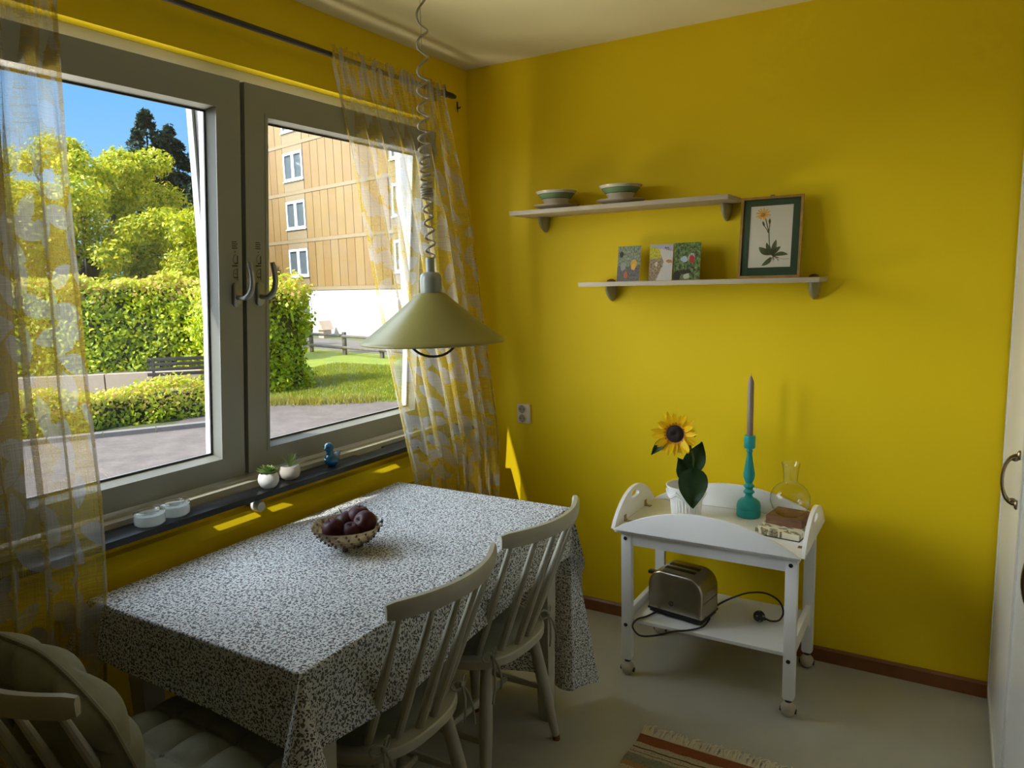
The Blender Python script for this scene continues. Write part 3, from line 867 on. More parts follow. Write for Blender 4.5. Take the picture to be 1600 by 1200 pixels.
def cloth_pt(u, v):
    ex = 1 if u > TX1 else (-1 if u < TX0 else 0); ey = 1 if v > TY1 else (-1 if v < TY0 else 0)
    du = max(0, u - TX1, TX0 - u); dv = max(0, v - TY1, TY0 - v)
    bx = min(max(u, TX0), TX1); by = min(max(v, TY0), TY1)
    if not ex and not ey:
        return (u, v, TZ + 0.0012 * math.sin(u * 9 + v * 4) * math.sin(v * 7 - u * 2))
    def fold(r):   # arc length r over the table edge: horizontal out, down
        R = 0.006
        if r < R * PI / 2: return R * math.sin(r / R), R * (1 - math.cos(r / R))
        return R, R + (r - R * PI / 2)
    if ex and not ey:
        o, dn = fold(du)
        fl = 0.035 * (du / 0.2) * (0.35 + 0.65 * math.sin(v * 5.2 + 1.0) ** 2) * 0.6
        return (bx + ex * (o + fl * 0.7), v + 0.0, TZ - dn)
    if ey and not ex:
        o, dn = fold(dv)
        g = dv / 0.70
        amp = (0.028 * g if ey > 0 else 0.010 * min(1, dv / 0.15))
        fl = amp * (1 + math.sin(u * (19 if ey > 0 else 7) + 0.6 + 0.8 * dv)) + 0.015 * g
        return (u + (0.03 * g * math.sin(u * 11) if ey > 0 else 0), by + ey * (o + fl), TZ - dn)
    d = math.hypot(du, dv)
    ph = math.degrees(math.atan2(dv, du))
    s_ = 1 - abs(ph - 45) / 45
    o, dn = fold(d)
    psi = math.radians(45) * s_ * 0.55 if ey < 0 else math.radians(9.5) * min(1.0, s_ * 3.2)
    dg = Vector((ex, ey, 0)).normalized(); lat = Vector((ex, -ey, 0)).normalized()
    w_ = min(d, 0.30) * 0.20 * math.sin(PI * min(1, s_)) ** 0.8 * (1 if ph < 45 else -1)
    g = dv / 0.66 if ey > 0 else 0
    # blend the horizontal start so that the corner meets both skirts
    fx = 0.035 * (min(d, 0.2) / 0.2) * 0.42 * (0.35 + 0.65 * math.sin(by * 5.2 + 1.0) ** 2) * (1 - ph / 90)
    gy = d / 0.66
    amp = (0.028 * gy if ey > 0 else 0.010 * min(1, d / 0.15))
    fy = (amp * (1 + math.sin(bx * (19 if ey > 0 else 7) + 0.6 + 0.8 * d)) + 0.015 * gy) * (ph / 90)
    sx = (0.03 * gy * math.sin(bx * 11) if ey > 0 else 0) * (ph / 90)
    return (bx + ex * (o * (1 - ph / 90) + fx) + sx + dg.x * math.sin(psi) * d + lat.x * w_,
            by + ey * (o * (ph / 90) + fy) + dg.y * math.sin(psi) * d + lat.y * w_,
            TZ - dn * math.cos(psi))
def axis_samples(a, b, lo, hi, step):
    # dense near the folds
    xs = set(np.round(np.arange(lo, hi + 1e-6, step), 5).tolist())
    for e in (a, b):
        for k in (-0.004, 0.0, 0.003, 0.006, 0.0095, 0.014): xs.add(round(e + (k if e == b else -k), 5))
    return sorted(xs)
us = axis_samples(TX0, TX1, TX0 - DX0, TX1 + DX1, 0.0125); vs_ = axis_samples(TY0, TY1, TY0 - DY0, TY1 + DY1, 0.0125)
cl = MB()
for v in vs_:
    for u in us:
        # hem not perfectly straight: the drop shrinks towards the window corner of the end
        uu, vv = u, v
        if v < TY0: vv = TY0 + (v - TY0) * interp(u, [TX0 - 0.16, TX0 + 0.05, 0.5, TX1, TX1 + 0.2], [0.55, 0.85, 1.0, 1.05, 1.05])
        if u > TX1: uu = TX1 + (u - TX1) * interp(v, [TY0, -1.75, -1.3, -1.0, TY1, TY1 + 0.66], [1.0, 1.12, 1.0, 0.86, 0.9, 1.0])
        cl.v.append(cloth_pt(uu, vv))
nu_, nv_ = len(us), len(vs_)
for j in range(nv_ - 1):
    for i in range(nu_ - 1):
        cl.f.append((j * nu_ + i, j * nu_ + i + 1, (j + 1) * nu_ + i + 1, (j + 1) * nu_ + i)); cl.sm.append(True)
cl.uv = [(u, v) for v in vs_ for u in us]
O('tablecloth', cl, m_cloth, label='white cloth with small dark floral print draped over the table', cat='tablecloth', sharp=0)

# ------------------------------------------------------------------ spindle-back chairs (local: sitter faces +x)
def make_chair():
    r = E('spindle_chair', (0, 0, 0), 'white spindle-back chair at the near end of the long table side', 'chair', 'white spindle-back chairs around the table')
    out = []
    for k in range(40):
        a = 2 * PI * k / 40
        cx_, sy_ = math.cos(a), math.sin(a)
        rx = 0.20 * (abs(cx_) ** 0.75) * (1 if cx_ >= 0 else -1)
        ry = 0.212 * (abs(sy_) ** 0.75) * (1 if sy_ >= 0 else -1)
        ry *= 1.0 + 0.06 * cx_
        out.append((rx, ry))
    O('seat', MB().prism(out, 2, 0.422, 0.452, 0.010, 3), m_chair, r)
    # bowed top rail
    rail = MB()
    n = 22
    sec = [(-0.011, -0.004), (-0.008, -0.021), (0.008, -0.021), (0.011, -0.004), (0.011, 0.012), (0.006, 0.021), (-0.006, 0.021), (-0.011, 0.012)]
    vs = []; fs = []
    m_ = len(sec)
    for k in range(n + 1):
        t = -1 + 2 * k / n
        y = 0.213 * t; x = -0.315 + 0.068 * t * t
        dx = 2 * 0.068 * t / 0.213
        nx, ny = 1 / math.hypot(1, dx), -dx / math.hypot(1, dx)
        e = 1.0 if abs(t) < 0.94 else (1.0 if abs(t) < 0.99 else 0.80)
        for a, b in sec:
            vs.append((x + nx * a * e - 0.18 * 0.0, y + ny * a * e, 0.840 + b * e))
    for k in range(n):
        for q in range(m_):
            fs.append((k * m_ + q, k * m_ + (q + 1) % m_, (k + 1) * m_ + (q + 1) % m_, (k + 1) * m_ + q))
    fs.append(tuple(range(m_))); fs.append(tuple(n * m_ + q for q in reversed(range(m_))))
    O('top_rail', rail.add(vs, fs), m_chair, r)
    for k in range(6):
        t = -1 + 2 * k / 5
        yb = 0.140 * t; xb = -0.172 + 0.07 * t * t
        tt = 0.88 * t
        yt = 0.213 * tt; xt = -0.315 + 0.068 * tt * tt
        a = Vector((xb, yb, 0.44)); b = Vector((xt, yt, 0.825))
        O('spindle', MB().tube([a.lerp(b, q) for q in (0, 0.1, 0.3, 0.5, 0.75, 0.93, 1)], [0.0105, 0.011, 0.0125, 0.012, 0.0095, 0.008, 0.0078], 10), m_chair, r)
    for sx in (-1, 1):
        for sy in (-1, 1):
            top = Vector((0.115 * sx - 0.01, 0.125 * sy, 0.428)); ft = Vector((0.165 * sx - (0.0 if sx > 0 else 0.0), 0.212 * sy, 0.0))
            lg = O('leg', MB().tube([top.lerp(ft, q) for q in (0, 0.15, 0.45, 0.7, 0.96)], [0.0165, 0.018, 0.0205, 0.017, 0.0125], 12), m_chair, r)
            O('foot_glide', MB().tube([top.lerp(ft, q) for q in (0.955, 1.0)], [0.0135, 0.013], 12), m_skirt, lg)
    for sy in (-1, 1):
        O('stretcher', MB().tube([(0.148, 0.170 * sy, 0.20), (0.0, 0.172 * sy, 0.195), (-0.150, 0.170 * sy, 0.20)], [0.008, 0.0125, 0.008], 10), m_chair, r)
    O('stretcher', MB().tube([(0.0, -0.172, 0.195), (0, 0, 0.195), (0.0, 0.172, 0.195)], [0.008, 0.0125, 0.008], 10), m_chair, r)
    return r
m_pad = paint('grey_green_cotton', (0.30, 0.31, 0.25), 0.95, 0.10, 20, 0.25, 500)
def bow(mb, p, s_=1.0, sd=1):
    p = Vector(p)
    for k, (dx, dy, dz) in enumerate(((0.012, 0.035, 0.012), (0.010, -0.032, 0.010))):
        pts = []
        for q in range(9):
            a = 2 * PI * q / 8
            pts.append(p + Vector((dx * (1 - math.cos(a)) * 0.5, dy * (1 - math.cos(a)) * 0.5, dz * math.sin(a) * 1.2 + 0.004 * (1 - math.cos(a)))))
        mb.tube(pts, 0.0035, 6)
    mb.tube([p, p + Vector((-0.012, 0.012 * sd, -0.03)), p + Vector((-0.02, 0.02 * sd, -0.075)), p + Vector((-0.016, 0.03 * sd, -0.125))], [0.003, 0.0038, 0.0035, 0.0035], 6)
    mb.tube([p, p + Vector((-0.014, -0.008 * sd, -0.03)), p + Vector((-0.018, -0.016 * sd, -0.07)), p + Vector((-0.014, -0.015 * sd, -0.10))], [0.003, 0.0038, 0.0035, 0.0035], 6)
    mb.sphere(p, 0.008, 10, 6)
def make_pad():
    r = E('seat_pad', (0, 0, 0), 'flat grey-green seat pad tied to the nearest chair with bows', 'cushion', 'tied seat pads')
    def f(u, v):
        a = 2 * PI * u
        rr = min(1.0, v * 1.0)
        x = 0.175 * rr * (abs(math.cos(a)) ** 0.8) * (1 if math.cos(a) >= 0 else -1) + 0.012
        y = 0.185 * rr * (abs(math.sin(a)) ** 0.8) * (1 if math.sin(a) >= 0 else -1)
        z = 0.0305 * math.sqrt(max(0, 1 - rr ** 6)) - 0.006 * math.exp(-((x * x + y * y) / 0.002))
        return (x, y, 0.4535 + z)
    c = MB().grid(f, 40, 12)
    c.grid(lambda u, v: (f(u, v)[0], f(u, v)[1], 0.4535), 40, 3)
    O('cushion', c, m_pad, r)
    for sy in (-1, 1):
        t = MB(); bow(t, (-0.172, 0.158 * sy, 0.468), 1.0, sy)
        O('tie', t, m_pad, r)
    return r
ch = make_chair(); place(ch, (0.75, -1.650, 0), PI)
ch2 = dup(ch, (0.75, -1.168, 0), PI - 0.03, 'white spindle-back chair at the far end beside the trolley')
ch3 = dup(ch, (0.555, -2.135, 0), PI / 2, 'white spindle-back chair with tufted cushions at the table end')
pd = make_pad(); place(pd, (0.75, -1.650, 0), PI)
pd2 = dup(pd, (0.75, -1.168, 0), PI - 0.03, 'flat grey-green seat pad tied to the chair beside the trolley')

# tufted cushions of the end chair (world coordinates)
m_tuft = paint('grey_green_linen', (0.27, 0.27, 0.205), 0.95, 0.12, 24, 0.3, 420)
def tufted(name, place_fn, nx, ny, hw, hh, th, label):
    r = E(name, place_fn(0, 0, -th), label, 'cushion')
    def f(u, v, side):
        a, b = (u - 0.5) * 2, (v - 0.5) * 2
        edge = max(0.0, (1 - abs(a) ** 5) * (1 - abs(b) ** 5)) ** 0.4
        gx = abs(math.sin(PI * nx * u)) ** 0.55; gy = abs(math.sin(PI * ny * v)) ** 0.55
        puff = 0.45 + 0.55 * gx * gy
        rx = a * hw * (1 - 0.05 * b * b) ; ry = b * hh * (1 - 0.05 * a * a)
        return place_fn(rx, ry, side * th * edge * puff)
    m = MB().grid(lambda u, v: f(u, v, 1), 56, 56)
    m.grid(lambda u, v: f(u, v, -1), 56, 56)
    O('cover', m, m_tuft, r, sharp=0)
    pts = []
    for k in range(121):
        a = 2 * PI * k / 120
        cx_, sy_ = math.cos(a), math.sin(a)
        q = max(abs(cx_), abs(sy_)); A, B = cx_ / q, sy_ / q
        pts.append(place_fn(A * hw * (1 - 0.05 * B * B) * 1.005, B * hh * (1 - 0.05 * A * A) * 1.005, 0))
    O('piping', MB().tube(pts, 0.0045, 6), m_tuft, r)
    for i in range(1, nx):
        for j in range(1, ny):
            O('button', MB().sphere(Vector(f(i / nx, j / ny, 1)), 0.006, 8, 6), m_tuft, r)
    return r
tufted('seat_cushion', lambda x, y, z: (0.555 + x, -2.115 + y, 0.497 + z), 4, 4, 0.215, 0.215, 0.042, 'thick tufted grey-green cushion on the seat of the end chair')
def backpl(x, y, z):
    q = y + 0.17
    # leans against the spindles, top flops over the rail to the right
    drop = 0.055 * max(0.0, (x + 0.02) / 0.2) ** 1.6 * max(0.0, q / 0.34)
    return (0.548 + x, -2.250 - 0.22 * q - 0.02 * q * q + z * 0.97, 0.515 + q * 0.97 - drop + z * 0.2)
tufted('back_cushion', backpl, 3, 4, 0.222, 0.185, 0.058, 'tufted grey-green cushion leaning on the back of the end chair')
# ------------------------------------------------------------------ curtains and rod
def _curtain():
    t = NT('sheer_leaf_curtain')
    uv = t.uv()
    a, ca = t.leaf(uv, 8.0, 0.060, 0.027, 1.6)
    b, cb = t.leaf(uv, 10.0, 0.046, 0.022, 3.0, offs=(0.43, 0.17, 0))
    leafm = t.math('MAXIMUM', t.math('GREATER_THAN', a, 0.0), t.math('GREATER_THAN', b, 0.0))
    # slubby weave
    h = t.noise(t.mapped(uv, (6, 520, 1)), 1.0, 3, 0.6)
    v = t.noise(t.mapped(uv, (520, 6, 1)), 1.0, 3, 0.6)
    wv = t.math('MAXIMUM', h, v)
    dense = t.ramp(wv, [(0.50, (0, 0, 0)), (0.72, (1, 1, 1))])
    yel = t.mix(dense, (0.60, 0.455, 0.085), (0.44, 0.32, 0.045))
    whi = t.mix(dense, (0.58, 0.56, 0.52), (0.44, 0.42, 0.38))
    col = t.mix(leafm, yel, whi)
    d = t.n('BsdfDiffuse'); t.set(d.inputs[0], col)
    l = t.n('BsdfTranslucent'); t.set(l.inputs[0], col)
    m1 = t.n('MixShader'); m1.inputs[0].default_value = 0.36; t.set(m1.inputs[1], d.outputs[0]); t.set(m1.inputs[2], l.outputs[0])
    tr = t.n('BsdfTransparent')
    op = t.math('ADD', 0.36, t.math('MULTIPLY', dense, 0.44))
    op = t.math('ADD', op, t.math('MULTIPLY', leafm, 0.05))
    m2 = t.n('MixShader'); t.set(m2.inputs[0], op); t.set(m2.inputs[1], tr.outputs[0]); t.set(m2.inputs[2], m1.outputs[0])
    return t.done(m2.outputs[0])
m_curt = _curtain()
RODX, RODZ = 0.062, 2.337
def curtain(name, zs, yls, yrs, width, nf, zb, label, seed):
    rr = random.Random(seed)
    ph = [rr.uniform(0, 6.28) for _ in range(4)]
    nu, nv = nf * 16, 90
    def fn(u, v):
        z = lerp(RODZ + 0.030, zb, v ** 0.9)
        yl = interp(-z, [-q for q in zs], yls); yr = interp(-z, [-q for q in zs], yrs)
        g = min(1.0, max(0.0, (RODZ - 0.03 - z) / 0.5))
        base = RODX + 0.012 + interp(z, [0.3, 0.80, 0.9, 1.3, 2.3], [0.115, 0.125, 0.12, 0.075, 0.0])
        amp = lerp(0.006, 0.030, g)
        w1 = math.sin(2 * PI * nf * u + ph[0] + 0.5 * math.sin(2.2 * z + ph[1]))
        w2 = math.sin(2 * PI * (nf * 0.53) * u + ph[2] + 0.6 * z)
        fine = math.sin(2 * PI * nf * 3.7 * u + ph[3]) * (1 - g) * 0.004
        x = base + amp * (0.75 * w1 + 0.35 * w2) * (0.5 + 0.5 * min(1, (u * 12 + 0.2), ((1 - u) * 12 + 0.2))) + fine
        if z > RODZ - 0.02: x = RODX + 0.0145 + 0.5 * (x - base)
        sk = 0.55 * amp * math.cos(2 * PI * nf * u + ph[0] + 0.5 * math.sin(2.2 * z + ph[1]))
        y = lerp(yl, yr, u) + sk * g * (1 if 0.03 < u < 0.97 else 0.2)
        if z > RODZ + 0.012: x += 0.004 * math.sin(u * 190); z += 0.007 * math.sin(u * 93 + 1) * math.sin(u * 41)
        return (x, y, z)
    m = MB().grid(fn, nu, nv, True, uv=lambda u, v: (u * width + seed * 0.37, lerp(RODZ, zb, v)))
    r = E(name, (RODX, (yls[0] + yrs[0]) / 2, zb), label, 'curtain', None)
    O('sheer_panel', m, m_curt, r, sharp=0)
    # stitched side hem: a narrow doubled strip
    for u0, u1 in ((0.0, 0.016), (0.984, 1.0)):
        hm = MB().grid(lambda u, v: tuple(Vector(fn(lerp(u0, u1, u), v)) + Vector((0.0025, 0, 0))), 2, nv, True, uv=lambda u, v: (lerp(u0, u1, u) * width + seed * 0.37, lerp(RODZ, zb, v)))
        O('hem', hm, m_curt, r, sharp=0)
    return r
curtain('curtain', [2.36, 2.31, 1.75, 0.89, 0.74, 0.2], [-0.955, -0.957, -0.875, -0.790, -0.752, -0.72], [-0.290, -0.285, -0.190, -0.155, -0.150, -0.15], 1.5, 7, 0.22, 'sheer yellow curtain with white leaves in the corner behind the lamp', 3)
curtain('curtain', [2.36, 2.24, 1.78, 1.03, 0.5, 0.05], [-2.50, -2.50, -2.52, -2.54, -2.56, -2.58], [-1.900, -1.908, -1.948, -1.985, -2.035, -2.06], 1.9, 8, 0.04, 'sheer yellow curtain with white leaves at the left edge by the end chair', 8)
rd = E('curtain_rod', (RODX, -1.5, RODZ), 'thin dark curtain rod above the window', 'curtain rod')
O('rod', MB().tube([(RODX, -3.0, RODZ), (RODX, -0.19, RODZ)], 0.0095, 12), m_dark, rd)
O('end_cap', MB().lathe([(0, -0.285), (0.0125, -0.285), (0.0125, -0.205), (0.010, -0.200), (0, -0.200)], (RODX, 0, RODZ), 14, 1), m_dark, rd)
br = MB().tube([(0.0, -0.255, RODZ + 0.0), (0.05, -0.255, RODZ + 0.0), (RODX, -0.255, RODZ - 0.013)], 0.004, 6).box(0, 0.004, -0.266, -0.244, RODZ - 0.02, RODZ + 0.028).tube([(RODX + 0.004, -0.262, RODZ + 0.006), (RODX + 0.004, -0.27, RODZ + 0.03)], 0.004, 6)
O('bracket', br, m_dark, rd)
O('bracket', MB().tube([(0.0, -2.25, RODZ + 0.0), (0.05, -2.25, RODZ)], 0.004, 6).box(0, 0.004, -2.261, -2.239, RODZ - 0.02, RODZ + 0.028), m_dark, rd)
hk = MB().box(0, 0.004, -0.088, -0.080, 2.312, 2.345, 0.001).tube([(0.003, -0.084, 2.318), (0.014, -0.084, 2.314), (0.018, -0.084, 2.322)], 0.0028, 6).tube([(0.003, -0.084, 2.315), (0.004, -0.086, 2.296)], [0.0028, 0.001], 6)
O('wall_hook', hk, m_dark, label='tiny dark hook on the wall by the rod end', cat='hook')

# ------------------------------------------------------------------ pendant lamp
m_lamp = paint('grey_lamp_enamel', (0.275, 0.245, 0.065), 0.36, 0.04, 6)
m_lamptop = paint('grey_lamp_plastic', (0.30, 0.32, 0.27), 0.32, 0.04, 6)
m_cord = paint('beige_cord', (0.36, 0.32, 0.23), 0.5, 0.1, 30)
LX, LY, LZ = 0.60, -1.132, 1.347
lp = E('pendant_lamp', (LX, LY, LZ), 'grey-green cone pendant lamp on a coiled cord over the table', 'lamp')
O('lamp_shade', MB().lathe([(0.036, 0.152), (0.046, 0.147), (0.12, 0.083), (0.19, 0.028), (0.213, 0.011), (0.224, 0.004), (0.226, 0.000), (0.223, -0.003), (0.219, 0.001), (0.19, 0.020), (0.12, 0.075), (0.046, 0.140), (0.036, 0.146)], (LX, LY, LZ), 64), m_lamp, lp)
O('lamp_cap', MB().lathe([(0, 0.150), (0.0335, 0.150), (0.034, 0.155), (0.034, 0.196), (0.031, 0.207), (0.024, 0.2135), (0.0135, 0.2155), (0.0135, 0.256), (0.012, 0.2595), (0, 0.2595)], (LX, LY, LZ), 32), m_lamptop, lp)
rg_ = MB()
for a in (0.45,):
    pts = [(LX + 0.075 * math.cos(k * PI / 16) * 0.85, LY + 0.075 * math.cos(k * PI / 16) * 0.53, LZ + 0.012 - 0.060 * math.sin(k * PI / 16)) for k in range(17)]
    rg_.tube(pts, 0.0042, 8)
pts = [(LX + 0.075 * math.cos(2 * PI * k / 32), LY + 0.075 * math.sin(2 * PI * k / 32), LZ + 0.013) for k in range(33)]
rg_.tube(pts, 0.003, 6)
for k in range(3):
    a = 2 * PI * k / 3 + 0.5
    rg_.tube([(LX + 0.075 * math.cos(a), LY + 0.075 * math.sin(a), LZ + 0.013), (LX + 0.10 * math.cos(a), LY + 0.10 * math.sin(a), LZ + 0.09)], 0.003, 6)
O('wire_guard', rg_, m_dark, lp)
O('bulb', MB().lathe([(0, 0.145), (0.014, 0.145), (0.014, 0.11), (0.026, 0.085), (0.030, 0.065), (0.024, 0.042), (0.012, 0.032), (0, 0.030)], (LX, LY, LZ), 24), paint('opal_bulb', (0.75, 0.73, 0.66), 0.3), lp)
# coiled cord: pitch changes along the drop; turns from the lamp upwards
zc0 = LZ + 0.259
pts = []
segs = [(0.018, 0.012, 0.5)] + [(0.041, 0.0145, 1.0)] * 4 + [(0.0075, 0.0165, 1.0)] * 4 + [(0.024, 0.0165, 1.0)] * 3 + [(0.034, 0.017, 1.0)] * 3 + [(0.052, 0.0175, 1.0)] * 3 + [(0.075, 0.0165, 1.0)] * 2 + [(0.105, 0.014, 1.0)] * 2 + [(0.13, 0.011, 1.0)]
ang = 0; z = zc0
for dz, rad, tn in segs:
    for k in range(14):
        q = k / 14
        pts.append((LX + 0.004 * math.sin(z * 9) + rad * math.cos(ang), LY + rad * math.sin(ang), z))
        ang += 2 * PI * tn / 14; z += dz / 14
k = 0
z_end = z
pts.append((LX, LY, max(z_end, min(H - 0.004, z_end + 0.03))))
if z_end < H - 0.01: pts.append((LX, LY, H - 0.002))
pts = [p for p in pts if p[2] <= H]
O('coiled_cord', MB().tube(pts, 0.0036, 7), m_cord, lp)
O('steel_wire', MB().tube([(LX + 0.002, LY, zc0 - 0.005), (LX + 0.001, LY, H - 0.002)], 0.0009, 5), m_cord, lp)
O('ceiling_cup', MB().lathe([(0, 0), (0.045, 0), (0.045, -0.02), (0.03, -0.045), (0.008, -0.05), (0, -0.05)], (LX, LY, H), 28), m_lamptop, lp)

# ------------------------------------------------------------------ window sill things
m_holder = thin_glass('thick_clear_glass', (0.93, 0.95, 0.94), (0.5, 0.53, 0.52), 1.5, 0.05, 1.5)
def _frost():
    t = NT('milky_glass'); o = t.obj()
    d = t.n('BsdfTranslucent'); t.set(d.inputs[0], (0.80, 0.83, 0.82)); e = t.n('BsdfDiffuse'); t.set(e.inputs[0], (0.66, 0.69, 0.68))
    m = t.n('MixShader'); m.inputs[0].default_value = 0.5; t.set(m.inputs[1], d.outputs[0]); t.set(m.inputs[2], e.outputs[0])
    g = t.n('BsdfGlossy'); g.inputs['Roughness'].default_value = 0.06
    fr = t.schlick(0.040)
    m2 = t.n('MixShader'); t.set(m2.inputs[0], fr); t.set(m2.inputs[1], m.outputs[0]); t.set(m2.inputs[2], g.outputs[0])
    return t.done(m2.outputs[0])
m_frost = _frost()
SZ = OZ0 + 0.02
for i, (x, y, lb) in enumerate(((0.070, -1.788, 'low glass tealight holder at the left on the sill'), (0.058, -1.700, 'low glass tealight holder nearer the succulents'))):
    t = E('tealight_holder', (x, y, SZ), lb, 'candle holder', 'glass tealight holders on the sill')
    O('glass_body', MB().lathe([(0, 0.0), (0.036, 0.0), (0.0405, 0.004), (0.0415, 0.014), (0.0405, 0.029), (0, 0.029)], (x, y, SZ), 36), m_frost, t)
    O('clear_rim', MB().lathe([(0.0405, 0.029), (0.042, 0.032), (0.041, 0.0385), (0.038, 0.041), (0.030, 0.0405), (0.027, 0.038), (0.025, 0.031), (0.0, 0.0295)], (x, y, SZ), 36), m_holder, t)
m_pot = paint('matt_stone_pot', (0.66, 0.66, 0.64), 0.6, 0.08, 40)
m_pot2 = paint('pale_terracotta_pot', (0.62, 0.57, 0.52), 0.7, 0.08, 40)
m_succ = leafmat('succulent_leaves', [(0.06, 0.13, 0.03), (0.16, 0.26, 0.06), (0.30, 0.38, 0.12)], 0.2)
m_air = leafmat('spiky_leaves', [(0.12, 0.22, 0.05), (0.26, 0.34, 0.10), (0.36, 0.42, 0.18)], 0.2)
m_soil2 = paint('potting_soil', (0.03, 0.024, 0.018), 0.95, 0.3, 80)
x, y = 0.082, -1.372
t = E('succulent_pot', (x, y, SZ), 'small round grey pot with a rosette succulent on the sill', 'plant')
O('pot', MB().lathe([(0, 0), (0.018, 0), (0.026, 0.006), (0.033, 0.020), (0.034, 0.030), (0.031, 0.043), (0.026, 0.050), (0.024, 0.049), (0.026, 0.043), (0, 0.040)], (x, y, SZ), 36), m_pot, t)
def leaf_blade(mb, base, dirv, L, W, up, cup=0.3, n=6):
    d = Vector(dirv).normalized(); s_ = d.cross(Vector((0, 0, 1)))
    if s_.length < 1e-3: s_ = Vector((1, 0, 0))
    s_.normalize(); nrm = s_.cross(d)
    vs = []
    for k in range(n + 1):
        q = k / n
        w_ = W * math.sin(PI * min(1, q * 0.86 + 0.1)) ** 0.9 if k < n else 0.0006
        c = Vector(base) + d * L * q + nrm * up * L * q * q
        for e in (-1, 0, 1):
            vs.append(c + s_ * e * w_ * 0.5 + nrm * (cup * w_ * 0.4 * abs(e)))
    fs = []
    for k in range(n):
        for e in range(2):
            fs.append((k * 3 + e, k * 3 + e + 1, (k + 1) * 3 + e + 1, (k + 1) * 3 + e))
    mb.add(vs, fs)
lf = MB()
rs = random.Random(4)
for ring_, (nl, L, el) in enumerate(((11, 0.042, 0.25), (9, 0.033, 0.7), (6, 0.022, 1.2))):
    for k in range(nl):
        a = 2 * PI * (k + 0.5 * ring_) / nl
        leaf_blade(lf, (x, y, SZ + 0.046 + 0.004 * ring_), (math.cos(a), math.sin(a), el), L * rs.uniform(0.9, 1.1), 0.014, 0.15, 0.5)
O('foliage', lf, m_succ, t, sharp=0)
x, y = 0.062, -1.262
t = E('succulent_pot', (x, y, SZ), 'small pale pot with a spiky tuft plant on the sill', 'plant')
O('pot', MB().lathe([(0, 0), (0.020, 0), (0.030, 0.008), (0.035, 0.022), (0.0345, 0.034), (0.031, 0.047), (0.029, 0.048), (0.027, 0.044), (0, 0.041)], (x, y, SZ), 36), m_pot2, t)
lf = MB()
for k in range(34):
    a = rs.uniform(0, 2 * PI); el = rs.uniform(0.5, 2.6)
    leaf_blade(lf, (x, y, SZ + 0.042), (math.cos(a), math.sin(a), el), rs.uniform(0.042, 0.062), 0.0055, -0.25 if el < 1.2 else -0.1, 0.4)
O('foliage', lf, m_air, t, sharp=0)
# blue glass duck: one continuous body
def _blue():
    t = NT('turquoise_glass'); o = t.obj()
    p = t.pbsdf((0.0, 0.12, 0.22), 0.07, 0.0, None)
    tr = t.n('BsdfTranslucent'); t.set(tr.inputs[0], (0.0, 0.28, 0.42))
    m = t.n('MixShader'); m.inputs[0].default_value = 0.4; t.set(m.inputs[1], p); t.set(m.inputs[2], tr.outputs[0])
    g = t.n('BsdfGlossy'); g.inputs[1].default_value = 0.05
    fr = t.schlick(0.053)
    m2 = t.n('MixShader'); t.set(m2.inputs[0], fr); t.set(m2.inputs[1], m.outputs[0]); t.set(m2.inputs[2], g.outputs[0])
    return t.done(m2.outputs[0])
m_blue = _blue()
x, y = 0.066, -1.065
dk = E('glass_duck', (x, y, SZ), 'turquoise glass duck ornament on the sill', 'ornament')
b = MB()
b.sphere((x, y, SZ + 0.026), (0.025, 0.031, 0.026), 28, 18)
b.sphere((x, y - 0.008, SZ + 0.052), (0.013, 0.014, 0.022), 20, 12)
b.sphere((x, y - 0.012, SZ + 0.073), (0.0175, 0.019, 0.0175), 24, 16)
b.tube([(x, y + 0.012, SZ + 0.032), (x, y + 0.030, SZ + 0.040), (x, y + 0.046, SZ + 0.050)], [0.020, 0.011, 0.002], 14)
b.tube([(x + 0.002, y - 0.026, SZ + 0.071), (x + 0.003, y - 0.037, SZ + 0.069)], [0.008, 0.003], 10)
b.lathe([(0, 0), (0.014, 0), (0.016, 0.004), (0.012, 0.012), (0, 0.012)], (x, y, SZ), 20)
ob_ = O('body', b, m_blue, dk, sharp=0)
rm = ob_.modifiers.new('remesh', 'REMESH'); rm.mode = 'VOXEL'; rm.voxel_size = 0.0016; rm.use_smooth_shade = True
sm_ = ob_.modifiers.new('smooth', 'SMOOTH'); sm_.iterations = 6; sm_.factor = 0.5
eye = MB()
for s_ in (-1, 1): eye.sphere((x + 0.0155 * s_, y - 0.022, SZ + 0.077), 0.0032, 8, 6)
O('eyes', eye, m_black, dk, kind='stuff')
# heating knob below the sill
kn = E('radiator_knob', (0.05, -1.396, 0.80), 'round white radiator valve knob under the sill', 'knob')
O('valve', MB().lathe([(0, 0.0), (0.008, 0.0), (0.008, 0.035), (0, 0.035)], (0.0, -1.396, 0.812), 14, 0), m_steel, kn)
O('knob', MB().lathe([(0, 0.030), (0.016, 0.030), (0.019, 0.034), (0.019, 0.062), (0.015, 0.068), (0, 0.069)], (0.0, -1.396, 0.812), 24, 0), m_whitewood, kn)

